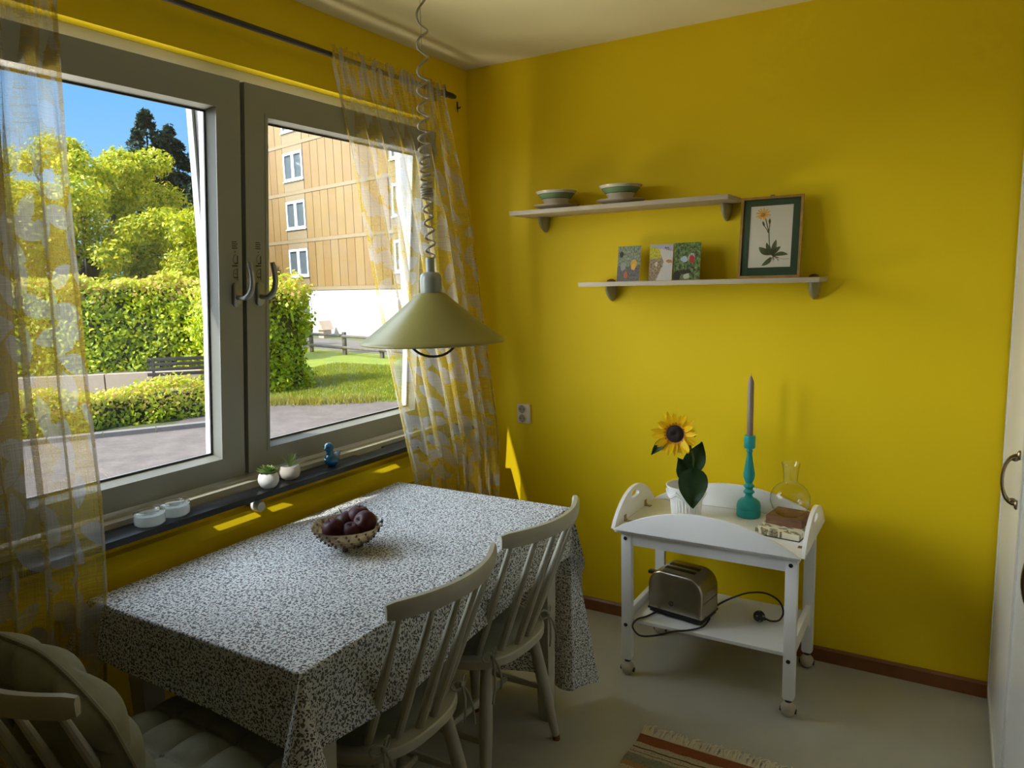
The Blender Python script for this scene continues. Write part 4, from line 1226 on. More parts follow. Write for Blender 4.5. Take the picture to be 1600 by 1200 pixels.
# ------------------------------------------------------------------ fruit bowl and plums
def _amber():
    t = NT('amber_nubbed_glass'); o = t.obj()
    f = t.noise(o, 45, 3)
    col = t.ramp(f, [(0.35, (0.62, 0.52, 0.36)), (0.65, (0.80, 0.74, 0.60))])
    tr = t.n('BsdfTransparent'); t.set(tr.inputs[0], col)
    d = t.n('BsdfTranslucent'); t.set(d.inputs[0], (0.42, 0.34, 0.22))
    m = t.n('MixShader'); m.inputs[0].default_value = 0.38; t.set(m.inputs[1], tr.outputs[0]); t.set(m.inputs[2], d.outputs[0])
    g = t.n('BsdfGlossy'); g.inputs[1].default_value = 0.12
    fr = t.schlick(0.040)
    m2 = t.n('MixShader'); t.set(m2.inputs[0], fr); t.set(m2.inputs[1], m.outputs[0]); t.set(m2.inputs[2], g.outputs[0])
    return t.done(m2.outputs[0])
m_amber = _amber()
m_nub = paint('brown_glass_nubs', (0.09, 0.05, 0.025), 0.2, 0.3, 60)
BX, BY, BZ = 0.485, -1.435, 0.7535
fb_ = E('fruit_bowl', (BX, BY, BZ), 'brownish nubbed glass bowl of dark plums on the tablecloth', 'bowl')
prof = [(0, 0.014), (0.026, 0.014), (0.045, 0.020), (0.068, 0.035), (0.088, 0.055), (0.1025, 0.074), (0.105, 0.075), (0.1045, 0.072), (0.091, 0.051), (0.071, 0.030), (0.047, 0.015), (0.028, 0.009), (0, 0.009)]
O('glass_body', MB().lathe(prof, (BX, BY, BZ), 48), m_amber, fb_)
nb = MB()
rq = random.Random(12)
for lev in range(5):
    r_, z_ = [(0.052, 0.017), (0.068, 0.027), (0.081, 0.039), (0.092, 0.053), (0.1005, 0.066)][lev]
    nn = [12, 16, 18, 20, 22][lev]
    for k in range(nn):
        a = 2 * PI * (k + 0.5 * (lev % 2)) / nn
        nb.sphere((BX + r_ * math.cos(a), BY + r_ * math.sin(a), BZ + z_), (0.0042, 0.0042, 0.0042), 7, 5)
O('nubs', nb, m_nub, fb_, 'small dark glass nubs on the outside', kind='stuff')
for k in range(3):
    a = 2 * PI * k / 3 + 0.9
    O('foot', MB().lathe([(0, 0), (0.008, 0), (0.009, 0.004), (0.007, 0.013), (0, 0.014)], (BX + 0.028 * math.cos(a), BY + 0.028 * math.sin(a), BZ), 12), m_nub, fb_)
def _plum():
    t = NT('dark_plum_skin'); o = t.obj()
    f = t.noise(o, 16, 4)
    col = t.ramp(f, [(0.3, (0.030, 0.006, 0.009)), (0.7, (0.080, 0.014, 0.016))])
    bl_ = t.noise(o, 45, 3)
    return t.done(t.pbsdf(col, t.math('ADD', 0.34, t.math('MULTIPLY', bl_, 0.3)), 0, Specular_IOR_Level=0.25))
m_plum = _plum()
m_stem = paint('fruit_stem', (0.06, 0.035, 0.02), 0.8)
UX, UY = Vector((0.8588723, 0.5115688)).normalized(), Vector((-0.51, 0.849)).normalized()
plums = [(-0.036, -0.028, 0.070, 0.033, 'reddest plum at the front left of the bowl'), (-0.012, 0.034, 0.070, 0.033, 'plum with an upright stem at the back left of the bowl'), (0.026, 0.040, 0.084, 0.035, 'topmost plum at the back of the bowl'),
         (0.053, -0.002, 0.079, 0.035, 'plum showing its stem dimple at the right of the bowl'), (0.016, -0.026, 0.058, 0.031, 'half hidden plum at the front in the middle of the bowl')]
for i, (a, b, c, r_, lb) in enumerate(plums):
    px_ = BX + UX.x * a + UY.x * b; py_ = BY + UX.y * a + UY.y * b; pz_ = BZ + c
    axis = [(-0.2, -0.3, 0.9), (-0.45, -0.1, 0.9), (0.1, 0.1, 1), (-0.1, -0.75, 0.45), (0.2, -0.2, 1)][i]
    q = Vector(axis).normalized().to_track_quat('Z', 'Y').to_matrix()
    t = E('plum', (px_, py_, pz_ - r_), lb, 'plum', 'dark plums in the glass bowl')
    pr = []
    for k in range(19):
        th = PI * k / 18
        rr = r_ * math.sin(th); hh = r_ * 0.97 * math.cos(th)
        if hh > 0: hh -= 0.008 * math.exp(-(rr / (r_ * 0.28)) ** 2)
        pr.append((max(rr, 1e-5), hh))
    b_ = MB().lathe(pr, (0, 0, 0), 32)
    for k2, v in enumerate(b_.v):   # the seam of the fruit
        an = math.atan2(v[1], v[0]); g_ = 1 - 0.05 * math.exp(-((an) / 0.16) ** 2)
        b_.v[k2] = (v[0] * g_, v[1] * g_, v[2])
    M4 = Matrix.Translation((px_, py_, pz_)) @ q.to_4x4()
    O('flesh', b_.xform(M4), m_plum, t, sharp=0)
    O('stem', MB().tube([(0, 0, r_ * 0.72), (0.001, 0, r_ * 1.0), (0.003, 0.001, r_ * (1.42 if i == 1 else 1.05))], [0.0016, 0.0012, 0.0014], 6).xform(M4), m_stem, t)
# ------------------------------------------------------------------ wall shelves
m_shelf = paint('pale_birch_shelf', (0.46, 0.385, 0.26), 0.5, 0.08, 5)
m_brk = paint('grey_green_bracket', (0.27, 0.24, 0.12), 0.4, 0.06, 8)
m_cap = paint('red_brown_clip', (0.16, 0.05, 0.025), 0.4)
def shelf(x0, x1, zt, bx, label, caps):
    s_ = E('wall_shelf', ((x0 + x1) / 2, -0.1, zt - 0.018), label, 'shelf', None)
    O('board', MB().box(x0, x1, -0.20, -0.001, zt - 0.018, zt, 0.0015), m_shelf, s_)
    for b in bx:
        m = MB()
        # half-cone cup under the board, flat against the wall
        nn = 14; lev = [(0.0, 0.021, 0.062), (0.012, 0.0215, 0.064), (0.03, 0.0195, 0.058), (0.048, 0.015, 0.044), (0.060, 0.009, 0.026), (0.066, 0.003, 0.010)]
        vs = []; fs = []
        for dz, rx, ry in lev:
            for k in range(nn + 1):
                a = PI * k / nn
                vs.append((b + rx * math.cos(a), -0.001 - ry * math.sin(a), zt - 0.018 - dz))
        for i in range(len(lev) - 1):
            for k in range(nn): fs.append((i * (nn + 1) + k, i * (nn + 1) + k + 1, (i + 1) * (nn + 1) + k + 1, (i + 1) * (nn + 1) + k))
        fs.append(tuple(range(nn + 1))); fs.append(tuple((len(lev) - 1) * (nn + 1) + k for k in reversed(range(nn + 1))))
        for i in range(len(lev) - 1): fs.append((i * (nn + 1), (i + 1) * (nn + 1), (i + 1) * (nn + 1) + nn, i * (nn + 1) + nn))
        bk = O('bracket', m.add(vs, fs), m_brk, s_)
        if caps:
            c = MB().sphere((b, -0.018, zt), (0.019, 0.018, 0.012), 16, 8)
            O('clip_cap', c, m_cap, bk, 'reddish brown clip cap')
    return s_
shelf(0.332, 1.267, 1.824, (0.405, 1.212), 'upper wall shelf carrying the two bowls', False)
shelf(0.656, 1.588, 1.515, (0.725, 1.542), 'lower wall shelf carrying the cards and the framed print', True)

# bowls on saucers
def _china():
    t = NT('cream_china_green_band'); o = t.obj()
    s_ = t.n('SeparateXYZ'); t.set(s_.inputs[0], o)
    z = s_.outputs[2]
    band = t.math('MULTIPLY', t.math('GREATER_THAN', z, 0.038), t.math('LESS_THAN', z, 0.056))
    l1 = t.math('MULTIPLY', t.math('GREATER_THAN', z, 0.0362), t.math('LESS_THAN', z, 0.038))
    l2 = t.math('MULTIPLY', t.math('GREATER_THAN', z, 0.056), t.math('LESS_THAN', z, 0.0575))
    col = t.mix(band, (0.60, 0.53, 0.40), (0.17, 0.28, 0.14))
    col = t.mix(t.math('MAXIMUM', l1, l2), col, (0.06, 0.06, 0.03))
    return t.done(t.pbsdf(col, 0.16, 0))
m_china = _china()
m_sauc = paint('cream_china', (0.58, 0.50, 0.38), 0.18, 0.05, 20)
m_sline = paint('green_glaze_line', (0.17, 0.28, 0.14), 0.2)
for x, y, lb, lb2 in ((0.507, -0.095, 'cream bowl with a green band at the left of the upper shelf', 'cream saucer under the left bowl on the upper shelf'), (0.803, -0.095, 'cream bowl with a green band near the middle of the upper shelf', 'cream saucer under the middle bowl on the upper shelf')):
    z0 = 1.825
    O('saucer', MB().lathe([(0, 0.003), (0.042, 0.003), (0.045, 0.0), (0.048, 0.003), (0.075, 0.010), (0.100, 0.0175), (0.1015, 0.019), (0.098, 0.0195), (0.07, 0.0125), (0.048, 0.0075), (0, 0.0075)], (x, y, z0), 44), m_sauc, label=lb2, cat='saucer', group='saucers on the upper shelf', origin=(x, y, z0))
    bz = z0 + 0.0085
    O('bowl', MB().lathe([(0, 0.003), (0.033, 0.003), (0.034, 0.0), (0.046, 0.0), (0.047, 0.003), (0.049, 0.012), (0.056, 0.030), (0.065, 0.040), (0.078, 0.055), (0.0865, 0.066), (0.0875, 0.069), (0.085, 0.069), (0.076, 0.056), (0.062, 0.041), (0.052, 0.028), (0.044, 0.012), (0, 0.009)], (x, y, bz), 44), m_china, label=lb, cat='bowl', group='bowls on the upper shelf', origin=(x, y, bz))

# greeting cards (flat prints leaning on the wall)
def print_mat(name, basefn, spots, distort=0.13, dscale=13):
    t = NT(name); uv = t.uv()
    nz = t.n('TexNoise'); nz.inputs['Scale'].default_value = dscale; nz.inputs['Detail'].default_value = 4; t.set(nz.inputs['Vector'], uv)
    d = t.n('VectorMath', operation='MULTIPLY_ADD'); t.set(d.inputs[0], nz.outputs['Color']); d.inputs[1].default_value = (distort, distort, 0); t.set(d.inputs[2], uv)
    sh = t.n('VectorMath', operation='SUBTRACT'); t.set(sh.inputs[0], d.outputs[0]); sh.inputs[1].default_value = (distort / 2, distort / 2, 0)
    xy = t.n('SeparateXYZ'); t.set(xy.inputs[0], sh.outputs[0])
    col = basefn(t, uv, xy)
    for cx_, cy_, rx, ry, c in spots:
        a = t.math('DIVIDE', t.math('SUBTRACT', xy.outputs[0], cx_), rx); b = t.math('DIVIDE', t.math('SUBTRACT', xy.outputs[1], cy_), ry)
        r2 = t.math('ADD', t.math('MULTIPLY', a, a), t.math('MULTIPLY', b, b))
        col = t.mix(t.math('LESS_THAN', r2, 1.0), col, c)
    return t.done(t.pbsdf(col, 0.4))
def base1(t, uv, xy):
    n = t.noise(uv, 15, 6, 0.75)
    low = t.ramp(n, [(0.3, (0.05, 0.05, 0.045)), (0.55, (0.16, 0.14, 0.12)), (0.75, (0.26, 0.23, 0.20))])
    up = t.ramp(n, [(0.35, (0.06, 0.09, 0.05)), (0.5, (0.20, 0.24, 0.16)), (0.62, (0.42, 0.40, 0.26)), (0.75, (0.50, 0.22, 0.08))])
    return t.mix(t.math('GREATER_THAN', xy.outputs[1], 0.42), low, up)
def base2(t, uv, xy):
    n = t.noise(uv, 17, 6, 0.75)
    pap = t.mix(t.noise(uv, 3), (0.52, 0.48, 0.42), (0.62, 0.58, 0.50))
    brn = t.ramp(n, [(0.35, (0.08, 0.04, 0.02)), (0.5, (0.30, 0.20, 0.10)), (0.62, (0.45, 0.40, 0.28)), (0.7, (0.35, 0.10, 0.05))])
    yl = t.ramp(n, [(0.35, (0.25, 0.22, 0.02)), (0.6, (0.62, 0.55, 0.04))])
    dg = t.math('LESS_THAN', t.math('ADD', xy.outputs[0], t.math('MULTIPLY', t.math('ABSOLUTE', t.math('SUBTRACT', xy.outputs[1], 0.5)), 0.6)), 0.62)
    inner = t.mix(t.math('GREATER_THAN', xy.outputs[1], 0.60), brn, yl)
    c = t.mix(dg, pap, inner)
    c = t.mix(t.math('GREATER_THAN', t.math('ADD', xy.outputs[1], t.math('MULTIPLY', xy.outputs[0], 0.15)), 0.95), c, (0.40, 0.37, 0.38))
    return c
def base3(t, uv, xy):
    n = t.noise(uv, 10, 7, 0.8)
    return t.ramp(n, [(0.34, (0.015, 0.02, 0.008)), (0.46, (0.04, 0.05, 0.015)), (0.52, (0.12, 0.20, 0.05)), (0.60, (0.20, 0.28, 0.09)), (0.70, (0.46, 0.46, 0.34))])
cards = [
    ('greeting card with orange and red patches on grey, leftmost on the lower shelf', 0.793, 0.891, 0.143, print_mat('card_print_grey', base1, [(0.72, 0.48, 0.13, 0.14, (0.62, 0.33, 0.03)), (0.70, 0.40, 0.08, 0.10, (0.70, 0.42, 0.05)), (0.38, 0.17, 0.09, 0.09, (0.50, 0.12, 0.04)), (0.25, 0.42, 0.10, 0.12, (0.30, 0.29, 0.27)), (0.16, 0.76, 0.09, 0.09, (0.04, 0.035, 0.03))])),
    ('pale greeting card with yellow trees, middle one on the lower shelf', 0.931, 1.027, 0.144, print_mat('card_print_pale', base2, [(0.86, 0.52, 0.13, 0.05, (0.42, 0.20, 0.06)), (0.30, 0.44, 0.06, 0.06, (0.60, 0.52, 0.40)), (0.72, 0.9, 0.10, 0.012, (0.08, 0.06, 0.06)), (0.80, 0.86, 0.14, 0.010, (0.12, 0.09, 0.09))])),
    ('dark green greeting card with a red and a blue patch, beside the framed print', 1.033, 1.139, 0.146, print_mat('card_print_green', base3, [(0.66, 0.60, 0.13, 0.12, (0.42, 0.36, 0.30)), (0.68, 0.56, 0.10, 0.11, (0.40, 0.03, 0.03)), (0.38, 0.55, 0.13, 0.08, (0.36, 0.44, 0.50)), (0.14, 0.12, 0.14, 0.14, (0.02, 0.012, 0.006)), (0.45, 0.22, 0.24, 0.05, (0.03, 0.02, 0.01)), (0.5, 0.10, 0.12, 0.08, (0.46, 0.48, 0.30))])),
]
for lb, x0, x1, hh, mt in cards:
    m = MB()
    by, ty = -0.120, -0.082
    nrm = Vector((0, -hh, ty - by)).normalized() * -0.0
    dvec = (ty - by)
    vs = []
    for dd in (0.0, 0.0012):
        vs += [(x0, by + dd, 1.5155), (x1, by + dd, 1.5155), (x1 - 0.004, ty + dd, 1.5155 + hh), (x0 - 0.006, ty + dd, 1.5155 + hh)]
    m.add(vs, [(0, 1, 2, 3), (7, 6, 5, 4), (0, 4, 5, 1), (1, 5, 6, 2), (2, 6, 7, 3), (3, 7, 4, 0)], False)
    m.uv = [(0, 0), (1, 0), (1, 1), (0, 1)] * 2
    # a hinged back leaf so that the card stands by itself
    vs = [(x0 + 0.002, by + 0.002, 1.5155), (x0 + 0.002, by + 0.045, 1.5155), (x0 - 0.004, ty + 0.045, 1.5155 + hh * 0.99), (x0 - 0.005, ty + 0.002, 1.5155 + hh * 0.99)]
    m.add(vs, [(0, 1, 2, 3)], False); m.uv += [(0.02, 0.02)] * 4
    O('greeting_card', m, mt, label=lb, cat='card', group='greeting cards on the lower shelf')

# framed botanical print
m_gold = paint('gilt_frame', (0.50, 0.30, 0.10), 0.32, 0.25, 30, metal=0.75)
m_mat = paint('dark_green_mount', (0.008, 0.042, 0.012), 0.75, 0.1, 20)
m_paper = paint('ivory_paper', (0.60, 0.55, 0.42), 0.8, 0.05, 12)
m_pet = paint('orange_print', (0.68, 0.34, 0.02), 0.8, 0.3, 60)
m_pet2 = paint('orange_brown_print', (0.42, 0.16, 0.02), 0.8, 0.3, 80)
m_grn = paint('green_print', (0.06, 0.085, 0.02), 0.8, 0.4, 60)
m_brn = paint('brown_print', (0.10, 0.05, 0.025), 0.8, 0.3, 60)
FXa, FXb, FZ0, FHt = 1.281, 1.506, 1.5155, 0.308
LEAN = math.atan2(0.055, FHt)
def fp(u, w_, d):     # picture plane: u across, w up, d behind the front face
    return (FXa + u, -0.108 + w_ * math.sin(LEAN) + d * math.cos(LEAN), FZ0 + w_ * math.cos(LEAN) - d * math.sin(LEAN))
FW = FXb - FXa
fr = E('framed_print', ((FXa + FXb) / 2, -0.1, FZ0), 'gilt framed botanical print of an orange flower leaning on the lower shelf', 'picture')
O('picture_frame', MB().ring((0, FW, 0.0, FHt), (0.0095, FW - 0.0095, 0.0095, FHt - 0.0095), fp, 0.0, 0.010, -0.002), m_gold, fr)
def plate(u0, u1, w0, w1, d0, d1):
    vs = [fp(u, w_, d) for d in (d0, d1) for u, w_ in ((u0, w0), (u1, w0), (u1, w1), (u0, w1))]
    return MB().add(vs, [(0, 1, 2, 3), (7, 6, 5, 4), (0, 4, 5, 1), (1, 5, 6, 2), (2, 6, 7, 3), (3, 7, 4, 0)], False)
O('backing', plate(0.004, FW - 0.004, 0.004, FHt - 0.004, 0.008, 0.014), m_mat, fr)
mr = MB().ring((0.008, FW - 0.008, 0.008, FHt - 0.008), (0.035, FW - 0.036, 0.041, FHt - 0.034), fp, 0.0055, 0.0078)
O('mount', mr, m_mat, fr)
O('paper', plate(0.03, FW - 0.03, 0.035, FHt - 0.028, 0.0072, 0.0079), m_paper, fr)
PU0, PW0, PU, PW = 0.035, 0.041, FW - 0.071, FHt - 0.075
def pp(x, y, k=0): return fp(PU0 + PU * x, PW0 + PW * y, 0.0070 - 0.0001 * k)
def flat_leaf(mb, a, b, wd, k=0, n=10, bend=0.0):
    a = Vector(a); b = Vector(b); d = b - a; nr = Vector((-d.y * PW / PU, d.x * PU / PW)).normalized()
    L_, R_ = [], []
    for q in range(n + 1):
        t = q / n; c = a + d * t + nr * bend * math.sin(PI * t); h = wd * math.sin(PI * min(1, t * 0.92 + 0.06)) ** 0.8 * 0.5
        L_.append(pp(c.x + nr.x * h, c.y + nr.y * h * PU / PW, k)); R_.append(pp(c.x - nr.x * h, c.y - nr.y * h * PU / PW, k))
    vs = L_ + R_
    mb.add(vs, [(q, q + 1, n + 2 + q, n + 1 + q) for q in range(n)], False)
pm = MB()
rc = random.Random(3)
for k in range(13):
    a = 2 * PI * k / 13 + rc.uniform(-0.1, 0.1)
    r_ = 0.19 * (1 - 0.25 * (math.sin(a) < -0.4))
    flat_leaf(pm, (0.30 + 0.035 * math.cos(a), 0.865 + 0.022 * math.sin(a)), (0.30 + r_ * math.cos(a), 0.855 + r_ * 0.62 * math.sin(a)), 0.040, 2)
O('printed_petals', pm, m_pet, fr, 'orange printed petals')
O('printed_flower_centre', (lambda m: (m.add([pp(0.30 + 0.055 * math.cos(2 * PI * k / 16), 0.855 + 0.034 * math.sin(2 * PI * k / 16), 3) for k in range(16)], [tuple(range(16))], False), m)[1])(MB()), m_pet2, fr)
def stroke(mb, pts, wd, k=1):
    for q in range(len(pts) - 1):
        a = Vector(pts[q]); b = Vector(pts[q + 1]); d = b - a; nr = Vector((-d.y * PW, d.x * PU)); nr = Vector((nr.x / PU, nr.y / PW)); nr = nr / math.hypot(nr.x * PU, nr.y * PW) * wd / 2
        vs = [pp(a.x + nr.x, a.y + nr.y, k), pp(b.x + nr.x, b.y + nr.y, k), pp(b.x - nr.x, b.y - nr.y, k), pp(a.x - nr.x, a.y - nr.y, k)]
        mb.add(vs, [(0, 1, 2, 3)], False)
st = MB()
stroke(st, [(0.36, 0.80), (0.41, 0.68), (0.46, 0.58), (0.47, 0.50), (0.49, 0.36), (0.54, 0.27), (0.60, 0.18)], 0.0036)
stroke(st, [(0.46, 0.58), (0.40, 0.62), (0.34, 0.68)], 0.0028); stroke(st, [(0.46, 0.56), (0.47, 0.66), (0.47, 0.72)], 0.0028)
flat_leaf(st, (0.345, 0.665), (0.30, 0.755), 0.05, 2); flat_leaf(st, (0.47, 0.70), (0.46, 0.79), 0.05, 2); flat_leaf(st, (0.465, 0.555), (0.42, 0.60), 0.04, 2)
for a, b, w_ in (((0.56, 0.21), (0.25, 0.33), 0.16), ((0.57, 0.20), (0.42, 0.40), 0.10), ((0.60, 0.19), (0.64, 0.44), 0.12), ((0.61, 0.19), (0.93, 0.20), 0.10), ((0.62, 0.22), (0.75, 0.33), 0.10), ((0.54, 0.16), (0.34, 0.03), 0.11)):
    flat_leaf(st, a, b, w_, 2, bend=0.02)
O('printed_leaves', st, m_grn, fr, 'dark green printed stem and leaves')
rt_ = MB()
stroke(rt_, [(0.55, 0.20), (0.62, 0.17), (0.72, 0.15)], 0.0035)
for q in range(9):
    e = (0.58 + 0.05 * rc.uniform(-2, 4), 0.10 + rc.uniform(-0.05, 0.05))
    stroke(rt_, [(0.60 + rc.uniform(-0.02, 0.04), 0.18), ((0.60 + e[0]) / 2 + rc.uniform(-0.03, 0.03), 0.14), e], 0.0011)
stroke(rt_, [(0.70, 0.15), (0.84, 0.125), (0.97, 0.13)], 0.001)
O('printed_roots', rt_, m_brn, fr)
def _pglass():
    t = NT('picture_glass')
    tr = t.n('BsdfTransparent'); gl = t.n('BsdfGlossy'); gl.inputs[1].default_value = 0.02
    fr_ = t.schlick(0.017)
    m = t.n('MixShader'); t.set(m.inputs[0], fr_); t.set(m.inputs[1], tr.outputs[0]); t.set(m.inputs[2], gl.outputs[0])
    return t.done(m.outputs[0])
O('picture_glass', plate(0.008, FW - 0.008, 0.008, FHt - 0.008, 0.0028, 0.0042), _pglass(), fr)
O('hanger', MB().box(FXa + FW * 0.5 - 0.008, FXa + FW * 0.5 + 0.008, fp(0, FHt, 0.004)[1], fp(0, FHt, 0.009)[1], fp(0, FHt, 0)[2] - 0.004, fp(0, FHt, 0)[2] + 0.005, 0.001), m_brass, fr)

# double wall socket
m_sock = paint('ivory_socket_plastic', (0.78, 0.70, 0.56), 0.35, 0.04, 20)
m_sockin = paint('shaded_socket_cup', (0.34, 0.30, 0.20), 0.5)
sk = E('wall_socket', (0.272, -0.005, 0.859), 'ivory double wall socket on the yellow wall near the corner', 'socket')
O('cover', MB().box(0.238, 0.306, -0.016, -0.001, 0.860, 0.952, 0.004), m_sock, sk)
for z in (0.928, 0.884):
    cup = O('outlet', MB().lathe([(0.0215, 0.0), (0.0215, 0.006), (0.019, 0.0062), (0.0185, -0.002 + 0.0035), (0, 0.0015)], (0, 0, 0), 28, 1).xform(Matrix.Translation((0.268, -0.016, z)) @ Matrix.Scale(-1, 4, (0, 1, 0))), m_sock, sk)
    O('cup_floor', MB().lathe([(0, 0.0), (0.0183, 0.0), (0.0183, 0.0008), (0, 0.0008)], (0, 0, 0), 28, 1).xform(Matrix.Translation((0.268, -0.0178, z)) @ Matrix.Scale(-1, 4, (0, 1, 0))), m_sockin, cup)
    h = MB()
    for s_ in (-1, 1): h.lathe([(0, 0), (0.0028, 0), (0.0028, 0.0003), (0, 0.0003)], (0, 0, 0), 10, 1)
    hp = MB()
    for s_ in (-1, 1):
        q = MB().lathe([(0, 0), (0.0028, 0), (0.0028, 0.0004), (0, 0.0004)], (0, 0, 0), 10, 1).xform(Matrix.Translation((0.268 + 0.0095 * s_, -0.0188, z)) @ Matrix.Scale(-1, 4, (0, 1, 0)))
        hp.add(q.v, q.f, False)
    hp.box(0.2655, 0.2705, -0.0215, -0.0165, z - 0.0187, z - 0.0165).box(0.2655, 0.2705, -0.0215, -0.0165, z + 0.0165, z + 0.0187)
    O('pin_holes', hp, m_black, cup)
# ------------------------------------------------------------------ white tray trolley
m_trol = paint('white_trolley_lacquer', (0.86, 0.86, 0.85), 0.30, 0.03, 7)
m_cast = paint('yellowed_castor', (0.52, 0.45, 0.32), 0.45, 0.1, 40)
tr = E('tray_trolley', (1.267, -0.275, 0), 'white wheeled tray trolley standing against the yellow wall', 'trolley')
LXs = (0.953, 1.549); LYs = (-0.472, -0.098)
TZ0 = 0.588
for x in LXs:
    for y in LYs:
        f = y < -0.3
        y0, y1 = (y, y + 0.030)
        pts = [(x, 0.072), (x + 0.006, 0.064), (x + 0.034, 0.064), (x + 0.040, 0.072), (x + 0.040, TZ0), (x, TZ0)]
        lg = O('leg', MB().prism(pts, 1, y0, y1, 0.003), m_trol, tr)
        if f:
            bm_ = MB()
            for z in ((0.547, 0.213) if True else ()):
                bm_.lathe([(0, 0), (0.0075, 0), (0.0072, 0.0015), (0, 0.0017)], (0, 0, 0), 16, 1)
                bm_.v = bm_.v[:-0] if False else bm_.v
            b2 = MB()
            for z in (0.553, 0.207):
                q = MB().lathe([(0, 0), (0.0075, 0), (0.0072, 0.0015), (0, 0.0017)], (0, 0, 0), 16, 1).xform(Matrix.Translation((x + 0.018, y0, z)) @ Matrix.Scale(-1, 4, (0, 1, 0)))
                b2.add(q.v, q.f)
            O('bolt_head', b2, m_black, lg)
        # ball castor
        cx_, cy_ = x + 0.020, y + 0.014
        ca = MB().sphere((cx_, cy_, 0.0275), (0.026, 0.022, 0.0275), 20, 14)
        ca.lathe([(0, 0.0), (0.006, 0.0), (0.006, 0.03), (0, 0.03)], (cx_, cy_, 0.045), 12)
        co = O('castor', ca, m_cast, tr)
        O('castor_axle', MB().lathe([(0, -0.0275), (0.009, -0.0275), (0.0095, -0.020), (0.0095, 0.020), (0.009, 0.0275), (0, 0.0275)], (cx_, cy_, 0.023), 14, 0).lathe([(0.0, 0.0), (0.012, 0.0), (0.010, 0.006), (0, 0.006)], (cx_, cy_, 0.055), 14), m_dark, co)
x0, x1 = LXs[0], LXs[1] + 0.04
y0, y1 = LYs[0], LYs[1] + 0.03
O('front_rail', MB().box(x0 + 0.04, x1 - 0.04, y0 + 0.006, y0 + 0.024, 0.527, 0.586, 0.002), m_trol, tr)
O('back_rail', MB().box(x0 + 0.04, x1 - 0.04, y1 - 0.024, y1 - 0.006, 0.527, 0.586, 0.002), m_trol, tr)
for x in LXs:
    O('side_rail', MB().box(x + 0.011, x + 0.029, y0 + 0.03, y1 - 0.03, 0.527, 0.586, 0.002), m_trol, tr)
    # lower side rail with rounded shoulders at the legs
    pr = [(y0 + 0.029, 0.175)]
    for k in range(7):
        a = PI / 2 * k / 6
        pr.append((y0 + 0.029 + 0.035 * math.sin(a), 0.175 + 0.028 * (1 - math.cos(a))))
    for k in range(7):
        a = PI / 2 * (6 - k) / 6
        pr.append((y1 - 0.029 - 0.035 * math.sin(a), 0.175 + 0.028 * (1 - math.cos(a))))
    pr += [(y1 - 0.029, 0.262), (y0 + 0.029, 0.262)]
    O('side_rail', MB().prism(pr, 0, x + 0.010, x + 0.030, 0.002), m_trol, tr)
O('lower_shelf', MB().box(x0 + 0.030, x1 - 0.030, y0 + 0.018, y1 - 0.006, 0.215, 0.228, 0.001), m_trol, tr)
# tray with four raised hinged flaps
QX0, QX1, QY0, QY1, QZ = 0.936, 1.600, -0.494, -0.058, 0.592
O('tray_board', MB().box(QX0, QX1, QY0, QY1, QZ - 0.012, QZ, 0.0015), m_trol, tr)
def arc_pts(w, h, n=28, z0=0.0):
    R = (w * w / 4 + h * h) / (2 * h)
    a0 = math.asin(min(1, w / 2 / R))
    return [(R * math.sin(lerp(-a0, a0, k / n)), z0 + R * math.cos(lerp(-a0, a0, k / n)) - (R - h)) for k in range(n + 1)]
LW = QX1 - QX0
cxm = (QX0 + QX1) / 2
def flap_long(y, yd):
    q = [(cxm + LW / 2, QZ), (cxm - LW / 2, QZ)] + [(cxm + u, QZ + 0.003 + w_) for u, w_ in arc_pts(LW, 0.098, 36)]
    return MB().prism(q, 1, y, y + yd, 0.002)
O('tray_flap', flap_long(QY0 - 0.014, 0.0135), m_trol, tr)
O('tray_flap', flap_long(QY1 + 0.001, 0.0135), m_trol, tr)
EW = QY1 - QY0; cym = (QY0 + QY1) / 2
